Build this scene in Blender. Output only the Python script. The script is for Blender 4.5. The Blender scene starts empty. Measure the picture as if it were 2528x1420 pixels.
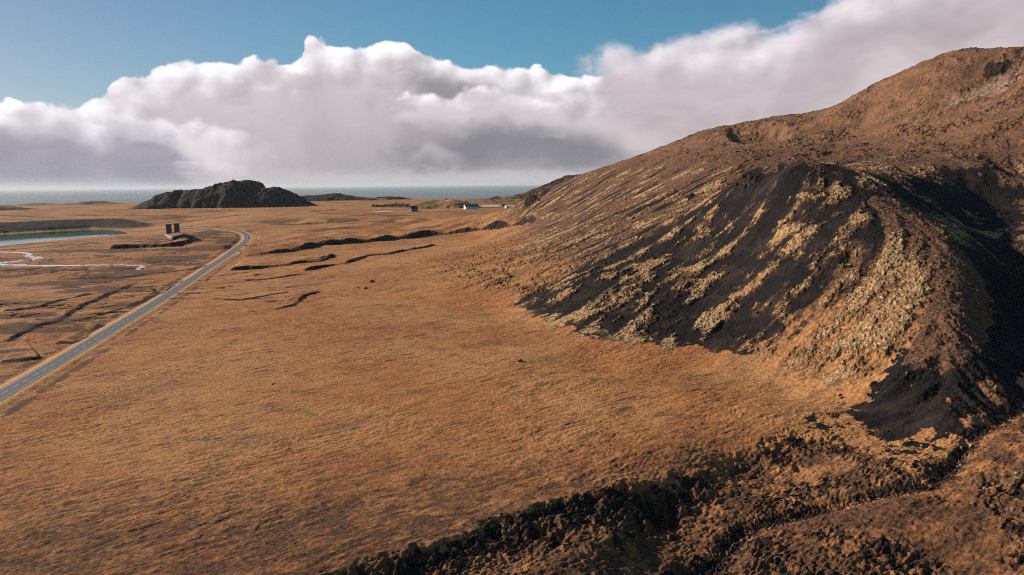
import bpy, math, random
import numpy as np
from mathutils import Matrix, Vector
R = math.radians
rng = np.random.default_rng(7)
random.seed(7)
scene = bpy.context.scene
COL = scene.collection
F32 = np.float32

# ------------------------------------------------------------------ camera
CAM_H = 80.0
FPX, CX, CY = 1685.0, 1264.0, 710.0            # focal length and centre in photo pixels
PITCH, ROLL = R(8.585), 0.0098
Fv = Vector((0, math.cos(PITCH), -math.sin(PITCH)))
U0 = Vector((0, math.sin(PITCH), math.cos(PITCH)))
R0 = Vector((1, 0, 0))
Rv = R0 * math.cos(ROLL) - U0 * math.sin(ROLL)
Uv = U0 * math.cos(ROLL) + R0 * math.sin(ROLL)
cam = bpy.data.objects.new('camera', bpy.data.cameras.new('camera'))
COL.objects.link(cam)
cam.matrix_world = Matrix(((Rv.x, Uv.x, -Fv.x, 0), (Rv.y, Uv.y, -Fv.y, 0), (Rv.z, Uv.z, -Fv.z, CAM_H), (0, 0, 0, 1)))
cam.data.sensor_width = 36
cam.data.lens = 36 * FPX / 2528
cam.data.clip_start = 1
cam.data.clip_end = 300000
scene.camera = cam
scene.view_settings.view_transform = 'Standard'
scene.view_settings.look = 'None'
EXPOSURE = 0.45
scene.view_settings.exposure = EXPOSURE
scene.view_settings.gamma = 1
scene.cycles.max_bounces = 6
scene.cycles.use_denoising = False
scene.cycles.filter_width = 1.0

def ray(px, py):
    return Fv + Rv * ((px - CX) / FPX) + Uv * ((CY - py) / FPX)
def at_depth(px, py, Y):
    v = ray(px, py)
    return (v.x * Y / v.y, Y, CAM_H + v.z * Y / v.y)

# ------------------------------------------------------------------ sun
SUN_AZ, SUN_EL = R(-72), R(24)                  # azimuth from +Y, negative = left
sun_dir = Vector((math.sin(SUN_AZ) * math.cos(SUN_EL), math.cos(SUN_AZ) * math.cos(SUN_EL), math.sin(SUN_EL)))
sl = bpy.data.lights.new('sun', 'SUN')
sl.energy = 5.0
sl.angle = R(0.5)
sl.color = (1.0, 0.87, 0.72)
so = bpy.data.objects.new('sun', sl)
COL.objects.link(so)
so.rotation_euler = (-sun_dir).to_track_quat('-Z', 'Y').to_euler()

# ------------------------------------------------------------------ small node language
class K:
    """A wrapper of one node tree: arithmetic on sockets becomes Math nodes."""
    def __init__(self, nt):
        self.nt = nt
    def new(self, t, **kw):
        n = self.nt.nodes.new(t)
        for k, v in kw.items():
            setattr(n, k, v)
        return n
    def put(self, sock, v):
        if isinstance(v, Q):
            self.nt.links.new(v.s, sock)
        elif isinstance(v, bpy.types.NodeSocket):
            self.nt.links.new(v, sock)
        elif isinstance(v, (tuple, list)) and len(v) == 3 and sock.type == 'RGBA':
            sock.default_value = (*v, 1)
        else:
            sock.default_value = v
    def m(self, op, *a, clamp=False):
        n = self.new('ShaderNodeMath', operation=op, use_clamp=clamp)
        for i, v in enumerate(a):
            self.put(n.inputs[i], v)
        return Q(self, n.outputs[0])
    def sstep(self, a, b, x):
        n = self.new('ShaderNodeMapRange', interpolation_type='SMOOTHSTEP')
        self.put(n.inputs['Value'], x)
        self.put(n.inputs['From Min'], a); self.put(n.inputs['From Max'], b)
        return Q(self, n.outputs[0])
    def lin(self, a, b, x, c=0.0, d=1.0):
        n = self.new('ShaderNodeMapRange')
        self.put(n.inputs['Value'], x)
        self.put(n.inputs['From Min'], a); self.put(n.inputs['From Max'], b)
        self.put(n.inputs['To Min'], c); self.put(n.inputs['To Max'], d)
        return Q(self, n.outputs[0])
    def mix(self, f, a, b, blend='MIX'):
        n = self.new('ShaderNodeMix', data_type='RGBA', blend_type=blend)
        self.put(n.inputs[0], f); self.put(n.inputs[6], a); self.put(n.inputs[7], b)
        return Q(self, n.outputs[2])
    def noise(self, vec, scale, detail=4, rough=0.5, dist=0.0, lac=2.0):
        n = self.new('ShaderNodeTexNoise')
        if vec is not None:
            self.put(n.inputs['Vector'], vec)
        n.inputs['Scale'].default_value = scale
        n.inputs['Detail'].default_value = detail
        n.inputs['Roughness'].default_value = rough
        n.inputs['Distortion'].default_value = dist
        n.inputs['Lacunarity'].default_value = lac
        return Q(self, n.outputs[0])
    def voro(self, vec, scale, feature='F1', rnd=1.0, smooth=0.5):
        n = self.new('ShaderNodeTexVoronoi', feature=feature)
        self.put(n.inputs['Vector'], vec)
        n.inputs['Scale'].default_value = scale
        if feature == 'SMOOTH_F1':
            n.inputs['Smoothness'].default_value = smooth
        return Q(self, n.outputs['Distance'])
    def vadd(self, a, b):
        n = self.new('ShaderNodeVectorMath', operation='ADD')
        self.put(n.inputs[0], a); self.put(n.inputs[1], b)
        return Q(self, n.outputs[0])
    def vmul(self, a, b):
        n = self.new('ShaderNodeVectorMath', operation='MULTIPLY')
        self.put(n.inputs[0], a); self.put(n.inputs[1], b)
        return Q(self, n.outputs[0])
    def curve(self, x, pts):
        n = self.new('ShaderNodeFloatCurve')
        c = n.mapping.curves[0]
        n.mapping.use_clip = False
        pts = sorted(pts)
        while len(c.points) < len(pts):
            c.points.new(0.5, 0.5)
        for p, (a, b) in zip(c.points, pts):
            p.location = (a, b); p.handle_type = 'AUTO_CLAMPED'
        n.mapping.update()
        self.put(n.inputs['Value'], x)
        return Q(self, n.outputs[0])
class Q:
    def __init__(self, k, s):
        self.k, self.s = k, s
    def __add__(self, o): return self.k.m('ADD', self, o)
    __radd__ = __add__
    def __sub__(self, o): return self.k.m('SUBTRACT', self, o)
    def __rsub__(self, o): return self.k.m('SUBTRACT', o, self)
    def __mul__(self, o): return self.k.m('MULTIPLY', self, o)
    __rmul__ = __mul__
    def __truediv__(self, o): return self.k.m('DIVIDE', self, o)

# ------------------------------------------------------------------ sky
def n_vec(k, vec, scale, detail):
    n = k.new('ShaderNodeTexNoise')
    k.put(n.inputs['Vector'], vec); n.inputs['Scale'].default_value = scale; n.inputs['Detail'].default_value = detail
    v = k.new('ShaderNodeVectorMath', operation='SUBTRACT'); k.put(v.inputs[0], Q(k, n.outputs['Color'])); v.inputs[1].default_value = (0.5, 0.5, 0.5)
    return Q(k, v.outputs[0])
def build_world():
    w = bpy.data.worlds.new('World'); scene.world = w
    w.use_nodes = True
    nt = w.node_tree; nt.nodes.clear(); k = K(nt)
    out = k.new('ShaderNodeOutputWorld'); bg = k.new('ShaderNodeBackground')
    nt.links.new(bg.outputs[0], out.inputs[0])
    tc = k.new('ShaderNodeTexCoord')
    D = Q(k, tc.outputs['Generated'])
    sep = k.new('ShaderNodeSeparateXYZ'); k.put(sep.inputs[0], D)
    X, Y, Z = (Q(k, sep.outputs[i]) for i in range(3))
    az = k.m('ARCTAN2', X, Y) * (180 / math.pi)
    el = k.m('ARCSINE', Z) * (180 / math.pi)
    sky = k.new('ShaderNodeTexSky', sky_type='NISHITA')
    sky.sun_disc = False
    sky.sun_elevation = SUN_EL
    sky.sun_rotation = SUN_AZ
    sky.altitude = 200; sky.air_density = 1.0; sky.dust_density = 0.4; sky.ozone_density = 2.0
    side = k.sstep(-42.0, 4.0, az)
    tint = k.mix(side, (0.0700, 0.0687, 0.0718), (0.0537, 0.0912, 0.0968))
    base = k.mix(1.0, Q(k, sky.outputs[0]), tint, 'MULTIPLY')
    def ae(px, py):
        v = ray(px, py).normalized()
        return math.degrees(math.atan2(v.x, v.y)), math.degrees(math.asin(v.z))
    A0, A1, E1 = -60.0, 60.0, 40.0
    def outline(x, pts):
        return k.curve((x - A0) / (A1 - A0), [((a - A0) / (A1 - A0), e / E1) for a, e in (ae(*p) for p in pts)]) * E1
    # noises shared by every cloud, looked up by direction
    P = k.vmul(D, (1, 1, 1.2))
    n_big = k.noise(P, 6, 3, 0.5) - 0.5
    n_mid = k.noise(P, 17, 7, 0.58) - 0.5
    n_soft = k.noise(k.vmul(D, (1, 1, 2.2)), 9, 4, 0.55, 0.4) - 0.5
    wisp = k.noise(k.vmul(D, (1, 1, 2.0)), 22, 8, 0.62, 0.8) - 0.5
    PW = k.vadd(P, k.vmul(n_vec(k, P, 30, 4), (0.02, 0.02, 0.02)))
    b1 = 0.5 - k.voro(PW, 24, 'SMOOTH_F1', smooth=0.4)
    b2 = 0.5 - k.voro(PW, 58, 'SMOOTH_F1', smooth=0.35)
    n_fine = k.noise(P, 55, 5, 0.6) - 0.5
    billow = b1 * 0.75 + b2 * 0.36 + n_mid * 0.9 + n_fine * 0.45
    # the same lumps looked up a little towards the sun: the difference is their lit side
    OFF = (-0.012, 0.0, 0.014)
    c1 = 0.5 - k.voro(k.vadd(PW, OFF), 24, 'SMOOTH_F1', smooth=0.4)
    n_mid2 = k.noise(k.vadd(P, OFF), 17, 5, 0.55) - 0.5
    relief = (b1 * 0.75 + n_mid * 0.9) - (c1 * 0.75 + n_mid2 * 0.9)
    azn = az + wisp * 5.0 + n_big * 8.0
    def win(x0, x1, s0, s1):
        """a soft, ragged window in azimuth given in photo columns at the horizon"""
        f = lambda px: ae(px, 300)[0]
        return k.sstep(f(x0 - s0), f(x0 + s0), azn) * k.sstep(f(x1 + s1), f(x1 - s1), azn)
    def layer(col, pts, amp, soft, thick, top, mid, low, rel=0.5, amount=1.0, big=0.6, fade=None, edge=None, bright=(0.05, 0.5), x=None, soften=0.22):
        d = outline(az + n_mid * 1.2, pts) - el + (billow if edge is None else edge) * amp + n_big * big
        mask = k.sstep(0.0, soft, d) * amount
        t = (d + n_soft * (thick * 0.8) + n_big * (thick * 0.5)) / thick
        if fade: mask = mask * k.sstep(fade[1], fade[0], t)
        if x: mask = mask * x
        c = k.mix(k.sstep(bright[0], bright[1], t), top, mid)
        c = k.mix(k.sstep(0.5, 1.2, t), c, low)
        lit = 1.0 + relief * k.sstep(0.62, 0.0, t) * rel + n_soft * soften * 1.25
        c = k.mix(1.0, c, lit, 'MULTIPLY')
        return k.mix(mask, col, c)
    W = (0.83, 0.79, 0.84)
    c = base
    # main cumulus bank
    c = layer(c, [(-2500, 330), (-900, 235), (-300, 245), (0, 248), (150, 256), (250, 250), (285, 212), (370, 168), (400, 154), (470, 142), (520, 154), (640, 150),
                  (728, 152), (745, 116), (790, 84), (826, 112), (900, 106), (970, 98), (1060, 126), (1180, 166), (1290, 162), (1440, 186), (1560, 190), (1800, 195), (2600, 220), (3600, 240)],
              1.35, 0.34, 8.0, (0.88, 0.845, 0.89), (0.59, 0.53, 0.565), (0.47, 0.43, 0.45), 1.35, big=0.4, bright=(0.08, 0.42), soften=0.42)
    # its right shoulder lies in its own shade
    c = layer(c, [(-900, 180), (900, 160), (990, 142), (1060, 144), (1140, 166), (1240, 194), (1330, 225), (1500, 260), (2600, 300)],
              1.0, 2.0, 6.0, (0.30, 0.28, 0.315), (0.30, 0.275, 0.30), (0.40, 0.365, 0.385), 0.3, 0.95, x=win(1000, 1300, 60, 170))
    # right bank: softer, nearer cloud rising off the top of the frame
    c = layer(c, [(-900, 120), (1250, 170), (1400, 150), (1442, 118), (1500, 100), (1560, 116), (1640, 84), (1720, 66), (1800, 48),
                  (1900, 50), (1990, 35), (2050, -25), (2150, -90), (2528, -220), (2900, -300), (3600, -200), (4200, 300)],
              1.5, 1.3, 9.0, (0.80, 0.745, 0.80), (0.55, 0.485, 0.515), (0.64, 0.575, 0.58), 0.75, edge=wisp * 1.1 + billow * 0.5, x=win(1470, 4000, 60, 300), soften=0.55)
    # grey body low on the right
    c = layer(c, [(-900, 300), (900, 320), (1060, 312), (1200, 276), (1300, 268), (1400, 292), (1500, 310), (1600, 350), (1900, 400), (2600, 420)],
              1.1, 2.2, 4.2, (0.33, 0.30, 0.325), (0.225, 0.225, 0.256), (0.25, 0.245, 0.27), 0.2, 0.95, fade=(0.8, 1.4), edge=wisp, x=win(1010, 1600, 170, 150))
    # left bank: bright top, lavender shade below
    c = layer(c, [(-2500, 330), (-900, 250), (0, 258), (120, 262), (205, 284), (235, 296), (280, 270), (340, 270), (410, 285), (470, 330), (700, 400), (1400, 430)],
              1.1, 0.8, 4.4, (0.87, 0.835, 0.88), (0.36, 0.33, 0.395), (0.30, 0.295, 0.365), 1.0, 0.98, big=0.5, soften=0.75, bright=(0.10, 0.62), x=win(-2000, 480, 200, 110))
    # bright lobe between the two
    c = layer(c, [(-400, 300), (300, 300), (424, 300), (455, 290), (500, 292), (560, 310), (700, 350), (1400, 420)],
              1.1, 0.7, 4.6, (0.86, 0.81, 0.85), (0.80, 0.74, 0.775), (0.66, 0.60, 0.62), 0.9, 0.95, 0.25, fade=(0.6, 1.35), x=win(455, 590, 45, 120))
    # small cumulus in front, middle, and a scrap below it
    c = layer(c, [(-400, 260), (900, 250), (985, 228), (1040, 222), (1120, 232), (1180, 214), (1260, 218), (1330, 232), (1440, 260), (2600, 300)],
              1.15, 0.45, 3.2, (0.86, 0.80, 0.835), (0.66, 0.60, 0.63), (0.40, 0.365, 0.385), 1.3, 1.0, 0.2, fade=(0.7, 1.3), x=win(985, 1360, 25, 30))
    c = layer(c, [(-400, 380), (1000, 372), (1035, 356), (1060, 338), (1085, 352), (1130, 366), (2600, 400)],
              0.8, 1.0, 1.8, (0.68, 0.62, 0.65), (0.52, 0.47, 0.49), (0.45, 0.41, 0.43), 0.4, 0.9, 0.2, fade=(0.4, 1.2), edge=wisp, x=win(1045, 1120, 40, 60))
    strip = k.sstep(1.7, 0.5, el + n_big * 1.0 + wisp * 1.6) * k.sstep(-23.0, -15.0, az)
    c = k.mix(strip * 0.9, c, (0.585, 0.545, 0.575))
    strip2 = k.sstep(1.0, 0.0, el + n_big * 0.8) * k.sstep(-24.0, -34.0, az)
    c = k.mix(strip2 * 0.7, c, (0.56, 0.50, 0.54))
    c = k.mix(k.sstep(-0.5, -4.0, el), c, (0.16, 0.12, 0.10))
    k.put(bg.inputs[0], c)
    bg.inputs[1].default_value = 1.0 / 2 ** EXPOSURE
build_world()

# ------------------------------------------------------------------ numpy noise
NT = 1024
_perms = {}
def _tab(seed):
    if seed not in _perms:
        r = np.random.default_rng(seed)
        a = r.uniform(0, 2 * np.pi, NT)
        _perms[seed] = (r.permutation(NT).astype(np.int32), np.cos(a).astype(F32), np.sin(a).astype(F32), r.uniform(0, 1, NT).astype(F32), r.uniform(0, 1, NT).astype(F32))
    return _perms[seed]
def perlin(x, y, seed=0):
    P, gc, gs, _, _ = _tab(seed)
    x = np.asarray(x); y = np.asarray(y)
    xf = np.floor(x); yf = np.floor(y)
    xi = xf.astype(np.int32); yi = yf.astype(np.int32)
    fx = (x - xf).astype(F32); fy = (y - yf).astype(F32)
    u = fx * fx * fx * (fx * (fx * 6 - 15) + 10); v = fy * fy * fy * (fy * (fy * 6 - 15) + 10)
    def g(ix, iy, dx, dy):
        h = P[(P[ix & (NT - 1)] + iy) & (NT - 1)]
        return gc[h] * dx + gs[h] * dy
    a = g(xi, yi, fx, fy); b = g(xi + 1, yi, fx - 1, fy)
    c = g(xi, yi + 1, fx, fy - 1); d = g(xi + 1, yi + 1, fx - 1, fy - 1)
    return ((a + (b - a) * u) * (1 - v) + (c + (d - c) * u) * v) * 1.5
def fbm(x, y, octv=4, seed=0, gain=0.5, lac=2.03):
    s = 0; a = 1.0; f = 1.0; t = 0
    for i in range(octv):
        s = s + a * perlin(x * f, y * f, seed + i); t += a
        a *= gain; f *= lac
    return s / t * 1.3
def worley(x, y, seed=0):
    P, _, _, jx, jy = _tab(seed + 500)
    xi = np.floor(x).astype(np.int32); yi = np.floor(y).astype(np.int32)
    best = np.full(np.shape(x), 9.0, F32); sec = best.copy()
    for dx in (-1, 0, 1):
        for dy in (-1, 0, 1):
            h = P[(P[(xi + dx) & (NT - 1)] + yi + dy) & (NT - 1)]
            d = (xi + dx + jx[h] - x) ** 2 + (yi + dy + jy[h] - y) ** 2
            sec = np.minimum(sec, np.maximum(best, d)); best = np.minimum(best, d)
    return np.sqrt(best).astype(F32), np.sqrt(sec).astype(F32)
def sst(a, b, x):
    t = np.clip((x - a) / (b - a), 0, 1)
    return t * t * (3 - 2 * t)

# ------------------------------------------------------------------ large terrain: a gently rising plain and a hill through surveyed points
def ramp(x, y):
    t = np.clip((y - 520) / 1000, 0, 1)
    return 28 * t * t * (3 - 2 * t)
def und(x, y):
    far = sst(150, 420, y)
    return ramp(x, y) + 0.9 * perlin(x / 140, y / 140, 11) * far
CTRL = []
def C(px, py, Y):
    CTRL.append(at_depth(px, py, Y))
def CZ(px, py, z):                                # on the horizontal plane z
    v = ray(px, py); t = (z - CAM_H) / v.z
    CTRL.append((v.x * t, v.y * t, z))
def CR(x, y, z): CTRL.append((x, y, z))
for px, py, Y in [(1300, 500, 1050), (1380, 455, 1010), (1450, 433, 980), (1540, 402, 950), (1620, 372, 930), (1720, 332, 900), (1820, 308, 870), (1910, 290, 850),
                  (2050, 266, 800), (2120, 232, 760), (2200, 198, 730), (2330, 150, 690), (2430, 138, 670), (2528, 134, 650), (2700, 120, 600), (2950, 110, 560)]:
    C(px, py, Y)
    p = at_depth(px, py, Y); q = 1.25; rr = max(p[2] - 32, 8)
    CR(p[0] * q, p[1] * q, rr * 0.8 + 4)
    CR(p[0] * 1.7, p[1] * 1.7, float(ramp(0, p[1] * 1.7)) + 6)
for px, ps in {1000: [(650, 650)], 1100: [(680, 560)], 1200: [(585, 900), (700, 500), (800, 386)],
               1300: [(545, 900), (600, 680), (700, 480), (800, 383)],
               1400: [(500, 850), (600, 560), (700, 430), (800, 365), (900, 301)],
               1500: [(440, 850), (500, 700), (600, 500), (700, 405), (800, 350), (900, 302)],
               1600: [(400, 850), (500, 600), (600, 460), (700, 390), (800, 340), (900, 296)],
               1720: [(400, 700), (500, 520), (600, 430), (700, 375), (800, 332), (900, 297)],
               1800: [(340, 780), (400, 620)],
               1850: [(432, 460), (500, 430), (600, 385), (700, 350), (800, 318), (900, 285)],
               1950: [(404, 420), (430, 408), (500, 390), (600, 355), (700, 325), (800, 300), (900, 275), (975, 256)],
               2050: [(412, 405), (440, 395), (500, 375), (600, 340), (700, 312), (800, 288), (900, 265), (980, 245)],
               2130: [(450, 385)],
               2150: [(530, 348), (600, 325), (700, 300), (800, 275), (900, 255), (1000, 232)],
               2250: [(540, 345), (600, 318), (700, 292), (800, 266), (900, 243), (1000, 222), (1100, 200)],
               2330: [(590, 318)], 2380: [(640, 300), (700, 284), (760, 268), (850, 246)], 2350: [(930, 230), (1000, 214)],
               2440: [(620, 325), (700, 300), (800, 270), (900, 240)], 2500: [(680, 330), (760, 300), (850, 262), (930, 236)],
               2280: [(450, 415)], 2400: [(408, 455), (480, 432), (560, 385)], 2450: [(402, 455), (500, 425)], 2528: [(452, 455), (520, 400), (590, 355)],
               2600: [(420, 440), (650, 320), (800, 275)], 2750: [(500, 400), (700, 290)],
               2000: [(350, 700)], 2150.5: [(400, 540), (300, 700)], 2300: [(350, 570), (250, 650)], 2451: [(350, 515), (250, 600), (200, 640)],
               1900: [(340, 760)], 1650: [(450, 660)]}.items():
    for py, Y in ps:
        C(px, py, Y)
CR(168, 470, 85); CR(200, 450, 83)
for px, py, z in [(1240, 880, 0.5), (1290, 893, 1), (1450, 938, 1.2), (1600, 958, 1), (1750, 968, .8), (1900, 988, .8), (2000, 1012, .6), (1240, 770, 1.2),
                  (1000, 800, .6), (1100, 900, 0), (600, 900, 0), (1000, 1000, 0), (1300, 1100, 0), (1300, 1000, 0), (1600, 1040, 0), (1700, 1080, 0), (1900, 1050, 0),
                  (600, 1150, 0), (200, 1200, 0), (900, 1250, 0), (300, 1000, 0), (0, 900, 0), (0, 1400, 0), (500, 1400, 0), (-300, 1200, 0), (750, 760, 0), (400, 760, 0)]:
    CZ(px, py, z)
for x, y in [(-700, 500), (-700, 900), (-400, 700), (-300, 1000), (-150, 800), (-200, 1200), (-80, 1400), (-500, 1400), (-900, 1400), (0, 1700), (-400, 1900), (400, 1900), (-1200, 800),
             (900, 1700), (-250, 450), (-150, 300), (-300, 200)]:
    CR(x, y, float(ramp(x, y)))
for px, py in [(760, 1420), (880, 1370), (1000, 1322), (1150, 1272), (1280, 1232), (1400, 1198), (1540, 1163), (1680, 1120), (560, 1460), (1100, 1200), (1300, 1170)]:
    CZ(px, py, 0)
for px, py in [(1000, 1440), (1200, 1500), (1300, 1400), (1500, 1330), (1450, 1420), (1150, 1420)]:
    CZ(px, py, -3.4)
STREAM_PX = [(2700, 900, 252), (2528, 992, 222), (2460, 1040, 208), (2400, 1082, 196), (2362, 1140, 183), (2290, 1192, 174), (2190, 1212, 173), (2080, 1240, 171), (1960, 1268, 168),
             (1880, 1290, 165), (1815, 1330, 158), (1772, 1382, 150), (1700, 1430, 144), (1600, 1500, 134)]
n_up = len(CTRL)
for px, py, Y in STREAM_PX:
    C(px, py, Y)
for px, py, Y in [(2200, 1150, 184), (2000, 1180, 188), (1850, 1180, 192), (1700, 1250, 173), (1600, 1400, 147), (1900, 1400, 146), (2000, 1330, 154),
                  (2200, 1280, 158), (2400, 1250, 160), (2528, 1200, 166), (2528, 1300, 150), (2528, 1400, 136), (2300, 1400, 142), (2528, 1060, 196), (2650, 1100, 180), (2420, 1160, 176),
                  (2000, 1500, 132), (2800, 1300, 140)]:
    C(px, py, Y)
CTRL = np.array(CTRL, float)
# edge of the upper plain (z = 0): to its right and below lies the stream's hollow, several metres lower
def flat(px, py, z=0.0):
    v = ray(px, py); t = (z - CAM_H) / v.z
    return (v.x * t, v.y * t)
EDGE = [flat(*p) for p in [(300, 1640), (620, 1490), (850, 1412), (960, 1370), (1060, 1335), (1180, 1296), (1300, 1258), (1420, 1224), (1560, 1192), (1690, 1152), (1800, 1105), (1910, 1062), (2040, 1030), (2120, 1012)]]
def polydist(x, y, pts, closed=False):
    """unsigned distance, signed side (+ = left of travel) and position 0..1 along the polyline"""
    pts = np.asarray(pts, float)
    if closed: pts = np.vstack([pts, pts[:1]])
    x = np.asarray(x, float); y = np.asarray(y, float)
    best = np.full(x.shape, 1e12); side = np.zeros(x.shape); par = np.zeros(x.shape)
    L = np.r_[0, np.cumsum(np.hypot(*np.diff(pts, axis=0).T))]
    for i in range(len(pts) - 1):
        ax, ay = pts[i]; bx, by = pts[i + 1]; ex, ey = bx - ax, by - ay; l2 = ex * ex + ey * ey
        t = np.clip(((x - ax) * ex + (y - ay) * ey) / l2, 0, 1)
        dx, dy = x - ax - t * ex, y - ay - t * ey
        d = dx * dx + dy * dy
        m = d < best
        best = np.where(m, d, best)
        side = np.where(m, np.sign(ex * dy - ey * dx), side)
        par = np.where(m, (L[i] + t * math.sqrt(l2)) / L[-1], par)
    return np.sqrt(best), side, par
def inside(x, y, pts):
    pts = np.asarray(pts, float); c = np.zeros(np.shape(x), bool)
    j = len(pts) - 1
    for i in range(len(pts)):
        xi, yi = pts[i]; xj, yj = pts[j]
        if yi != yj:
            c ^= ((yi > y) != (yj > y)) & (x < (xj - xi) * (y - yi) / (yj - yi) + xi)
        j = i
    return c
def polymask(x, y, pts, soft, jag=0.0):
    """1 inside, falling to 0 over `soft` metres outside and inside the boundary"""
    pts = np.asarray(pts, float)
    out = np.zeros(np.shape(x), F32)
    m = (x > pts[:, 0].min() - soft) & (x < pts[:, 0].max() + soft) & (y > pts[:, 1].min() - soft) & (y < pts[:, 1].max() + soft)
    if m.any():
        d, _, _ = polydist(x[m], y[m], pts, True)
        sd = np.where(inside(x[m], y[m], pts), d, -d)
        if jag: sd = sd + jag * fbm(x[m] / 12, y[m] / 12, 5, 33, 0.6)
        out[m] = sst(-soft, soft, sd)
    return out
EDGE_DROP = 3.3
def edge_step(x, y, jit=True):
    """0 on the plain, 1 in the hollow"""
    out = np.zeros(np.shape(x)); face = np.zeros(np.shape(x))
    m = (y < 330) & (x > -140) & (x < 190)
    if m.any():
        xx, yy = x[m], y[m]
        d, s, p = polydist(xx, yy, EDGE)
        sd = -d * s
        if jit: sd = sd + 3.2 * fbm(xx / 14, yy / 14, 3, 40) + 1.2 * perlin(xx / 4, yy / 4, 44)
        end = 1 - 0.75 * sst(0.50, 0.78, p) - 0.25 * sst(0.78, 1.0, p)
        out[m] = (0.65 * sst(-1.6, 2.6, sd) + 0.35 * sst(0, 13, sd)) * end
        face[m] = np.where(sd < 2, np.exp(-((sd - 2) / 2.2) ** 2), np.exp(-((sd - 2) / 11.0) ** 2)) * end
    return out, face
S0, _ = edge_step(CTRL[:, 0], CTRL[:, 1], False)
zr = CTRL[:, 2] - ramp(CTRL[:, 0], CTRL[:, 1]) + EDGE_DROP * S0
cs = CTRL[:, :2] / 100.0
def phi(d2):
    return 0.5 * d2 * np.log(d2 + 1e-9)
n = len(cs)
A = np.zeros((n + 3, n + 3))
A[:n, :n] = phi(((cs[:, None] - cs[None]) ** 2).sum(-1)) + np.eye(n) * 0.004
A[:n, n] = 1; A[:n, n + 1:] = cs; A[n, :n] = 1; A[n + 1:, :n] = cs.T
Wt = np.linalg.solve(A, np.r_[zr, 0, 0, 0])
def hill_rbf(x, y):
    x = np.asarray(x, float); y = np.asarray(y, float); sh = x.shape; x = x.ravel() / 100; y = y.ravel() / 100
    o = np.empty(x.shape)
    for a in range(0, len(x), 40000):
        X = x[a:a + 40000].astype(F32)[:, None] - cs[:, 0].astype(F32); Yd = y[a:a + 40000].astype(F32)[:, None] - cs[:, 1].astype(F32)
        d2 = X * X + Yd * Yd
        o[a:a + 40000] = (0.5 * d2 * np.log(d2 + F32(1e-9))) @ Wt[:n].astype(F32)
    o = o + Wt[n] + Wt[n + 1] * x + Wt[n + 2] * y
    x = x * 100; y = y * 100
    # only where the hill was surveyed; the plain elsewhere is the gentle ramp
    fade = (1 - sst(1250, 1900, y + 0.15 * x)) * (1 - sst(900, 1500, x)) * sst(-320, -120, x - 0.0 * y)
    near = (1 - sst(330, 480, y)) * 0
    return (o * np.maximum(fade, near)).reshape(sh)
GX0, GX1, GY0, GY1, GS = -330.0, 760.0, 40.0, 1950.0, 2.0
gx = np.arange(GX0, GX1 + GS, GS); gy = np.arange(GY0, GY1 + GS, GS)
GXX, GYY = np.meshgrid(gx, gy)
GH = hill_rbf(GXX, GYY).astype(F32)
def gsample(G, x, y):
    u = np.clip((np.asarray(x) - GX0) / GS, 0, G.shape[1] - 1.001); v = np.clip((np.asarray(y) - GY0) / GS, 0, G.shape[0] - 1.001)
    i = u.astype(int); j = v.astype(int); fu = u - i; fv = v - j
    return (G[j, i] * (1 - fu) + G[j, i + 1] * fu) * (1 - fv) + (G[j + 1, i] * (1 - fu) + G[j + 1, i + 1] * fu) * fv
def hill_h(x, y):
    h = gsample(GH, x, y)
    return np.where((x < GX0) | (x > GX1) | (y > GY1), 0, h)
def base0(x, y):
    return und(x, y) + hill_h(x, y) - EDGE_DROP * edge_step(x, y)[0]
def hit(px, py, fn=base0, r0=90.0, r1=4500.0):
    v = ray(px, py); hv = math.hypot(v.x, v.y)
    r = np.exp(np.linspace(math.log(r0), math.log(r1), 2600))
    x = v.x / hv * r; y = v.y / hv * r; z = CAM_H + v.z / hv * r
    b = np.nonzero(z < fn(x, y))[0]
    i = b[0] if len(b) else len(r) - 1
    return (float(x[i]), float(y[i]))
def hits(pts, **kw): return [hit(*p, **kw) for p in pts]

# ------------------------------------------------------------------ streaks that follow the fall of the slope
def streak_field(scale, length, seed, step=2.0):
    gyv, gxv = np.gradient(GH + ramp(GXX, GYY).astype(F32), GS)
    # smooth the gradient a little
    for _ in range(4):
        gxv = (gxv + np.roll(gxv, 1, 0) + np.roll(gxv, -1, 0) + np.roll(gxv, 1, 1) + np.roll(gxv, -1, 1)) / 5
        gyv = (gyv + np.roll(gyv, 1, 0) + np.roll(gyv, -1, 0) + np.roll(gyv, 1, 1) + np.roll(gyv, -1, 1)) / 5
    m = np.hypot(gxv, gyv) + 1e-6
    ux, uy = gxv / m, gyv / m
    acc = 0; wsum = 0
    nst = int(length / step)
    for sgn in (1, -1):
        x = GXX.copy(); y = GYY.copy()
        for i in range(nst):
            w = 1 - i / nst
            if sgn == 1 or i > 0:
                acc = acc + w * perlin(x / scale, y / scale, seed).astype(F32); wsum += w
            dx = gsample(ux, x, y); dy = gsample(uy, x, y)
            x = x + sgn * step * dx; y = y + sgn * step * dy
    acc = acc / wsum
    return (acc / (acc.std() + 1e-6)).astype(F32)
ST_F = streak_field(4.4, 12, 60)
ST_C = streak_field(11.0, 26, 61)
ST_L = streak_field(24.0, 60, 62)

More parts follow.
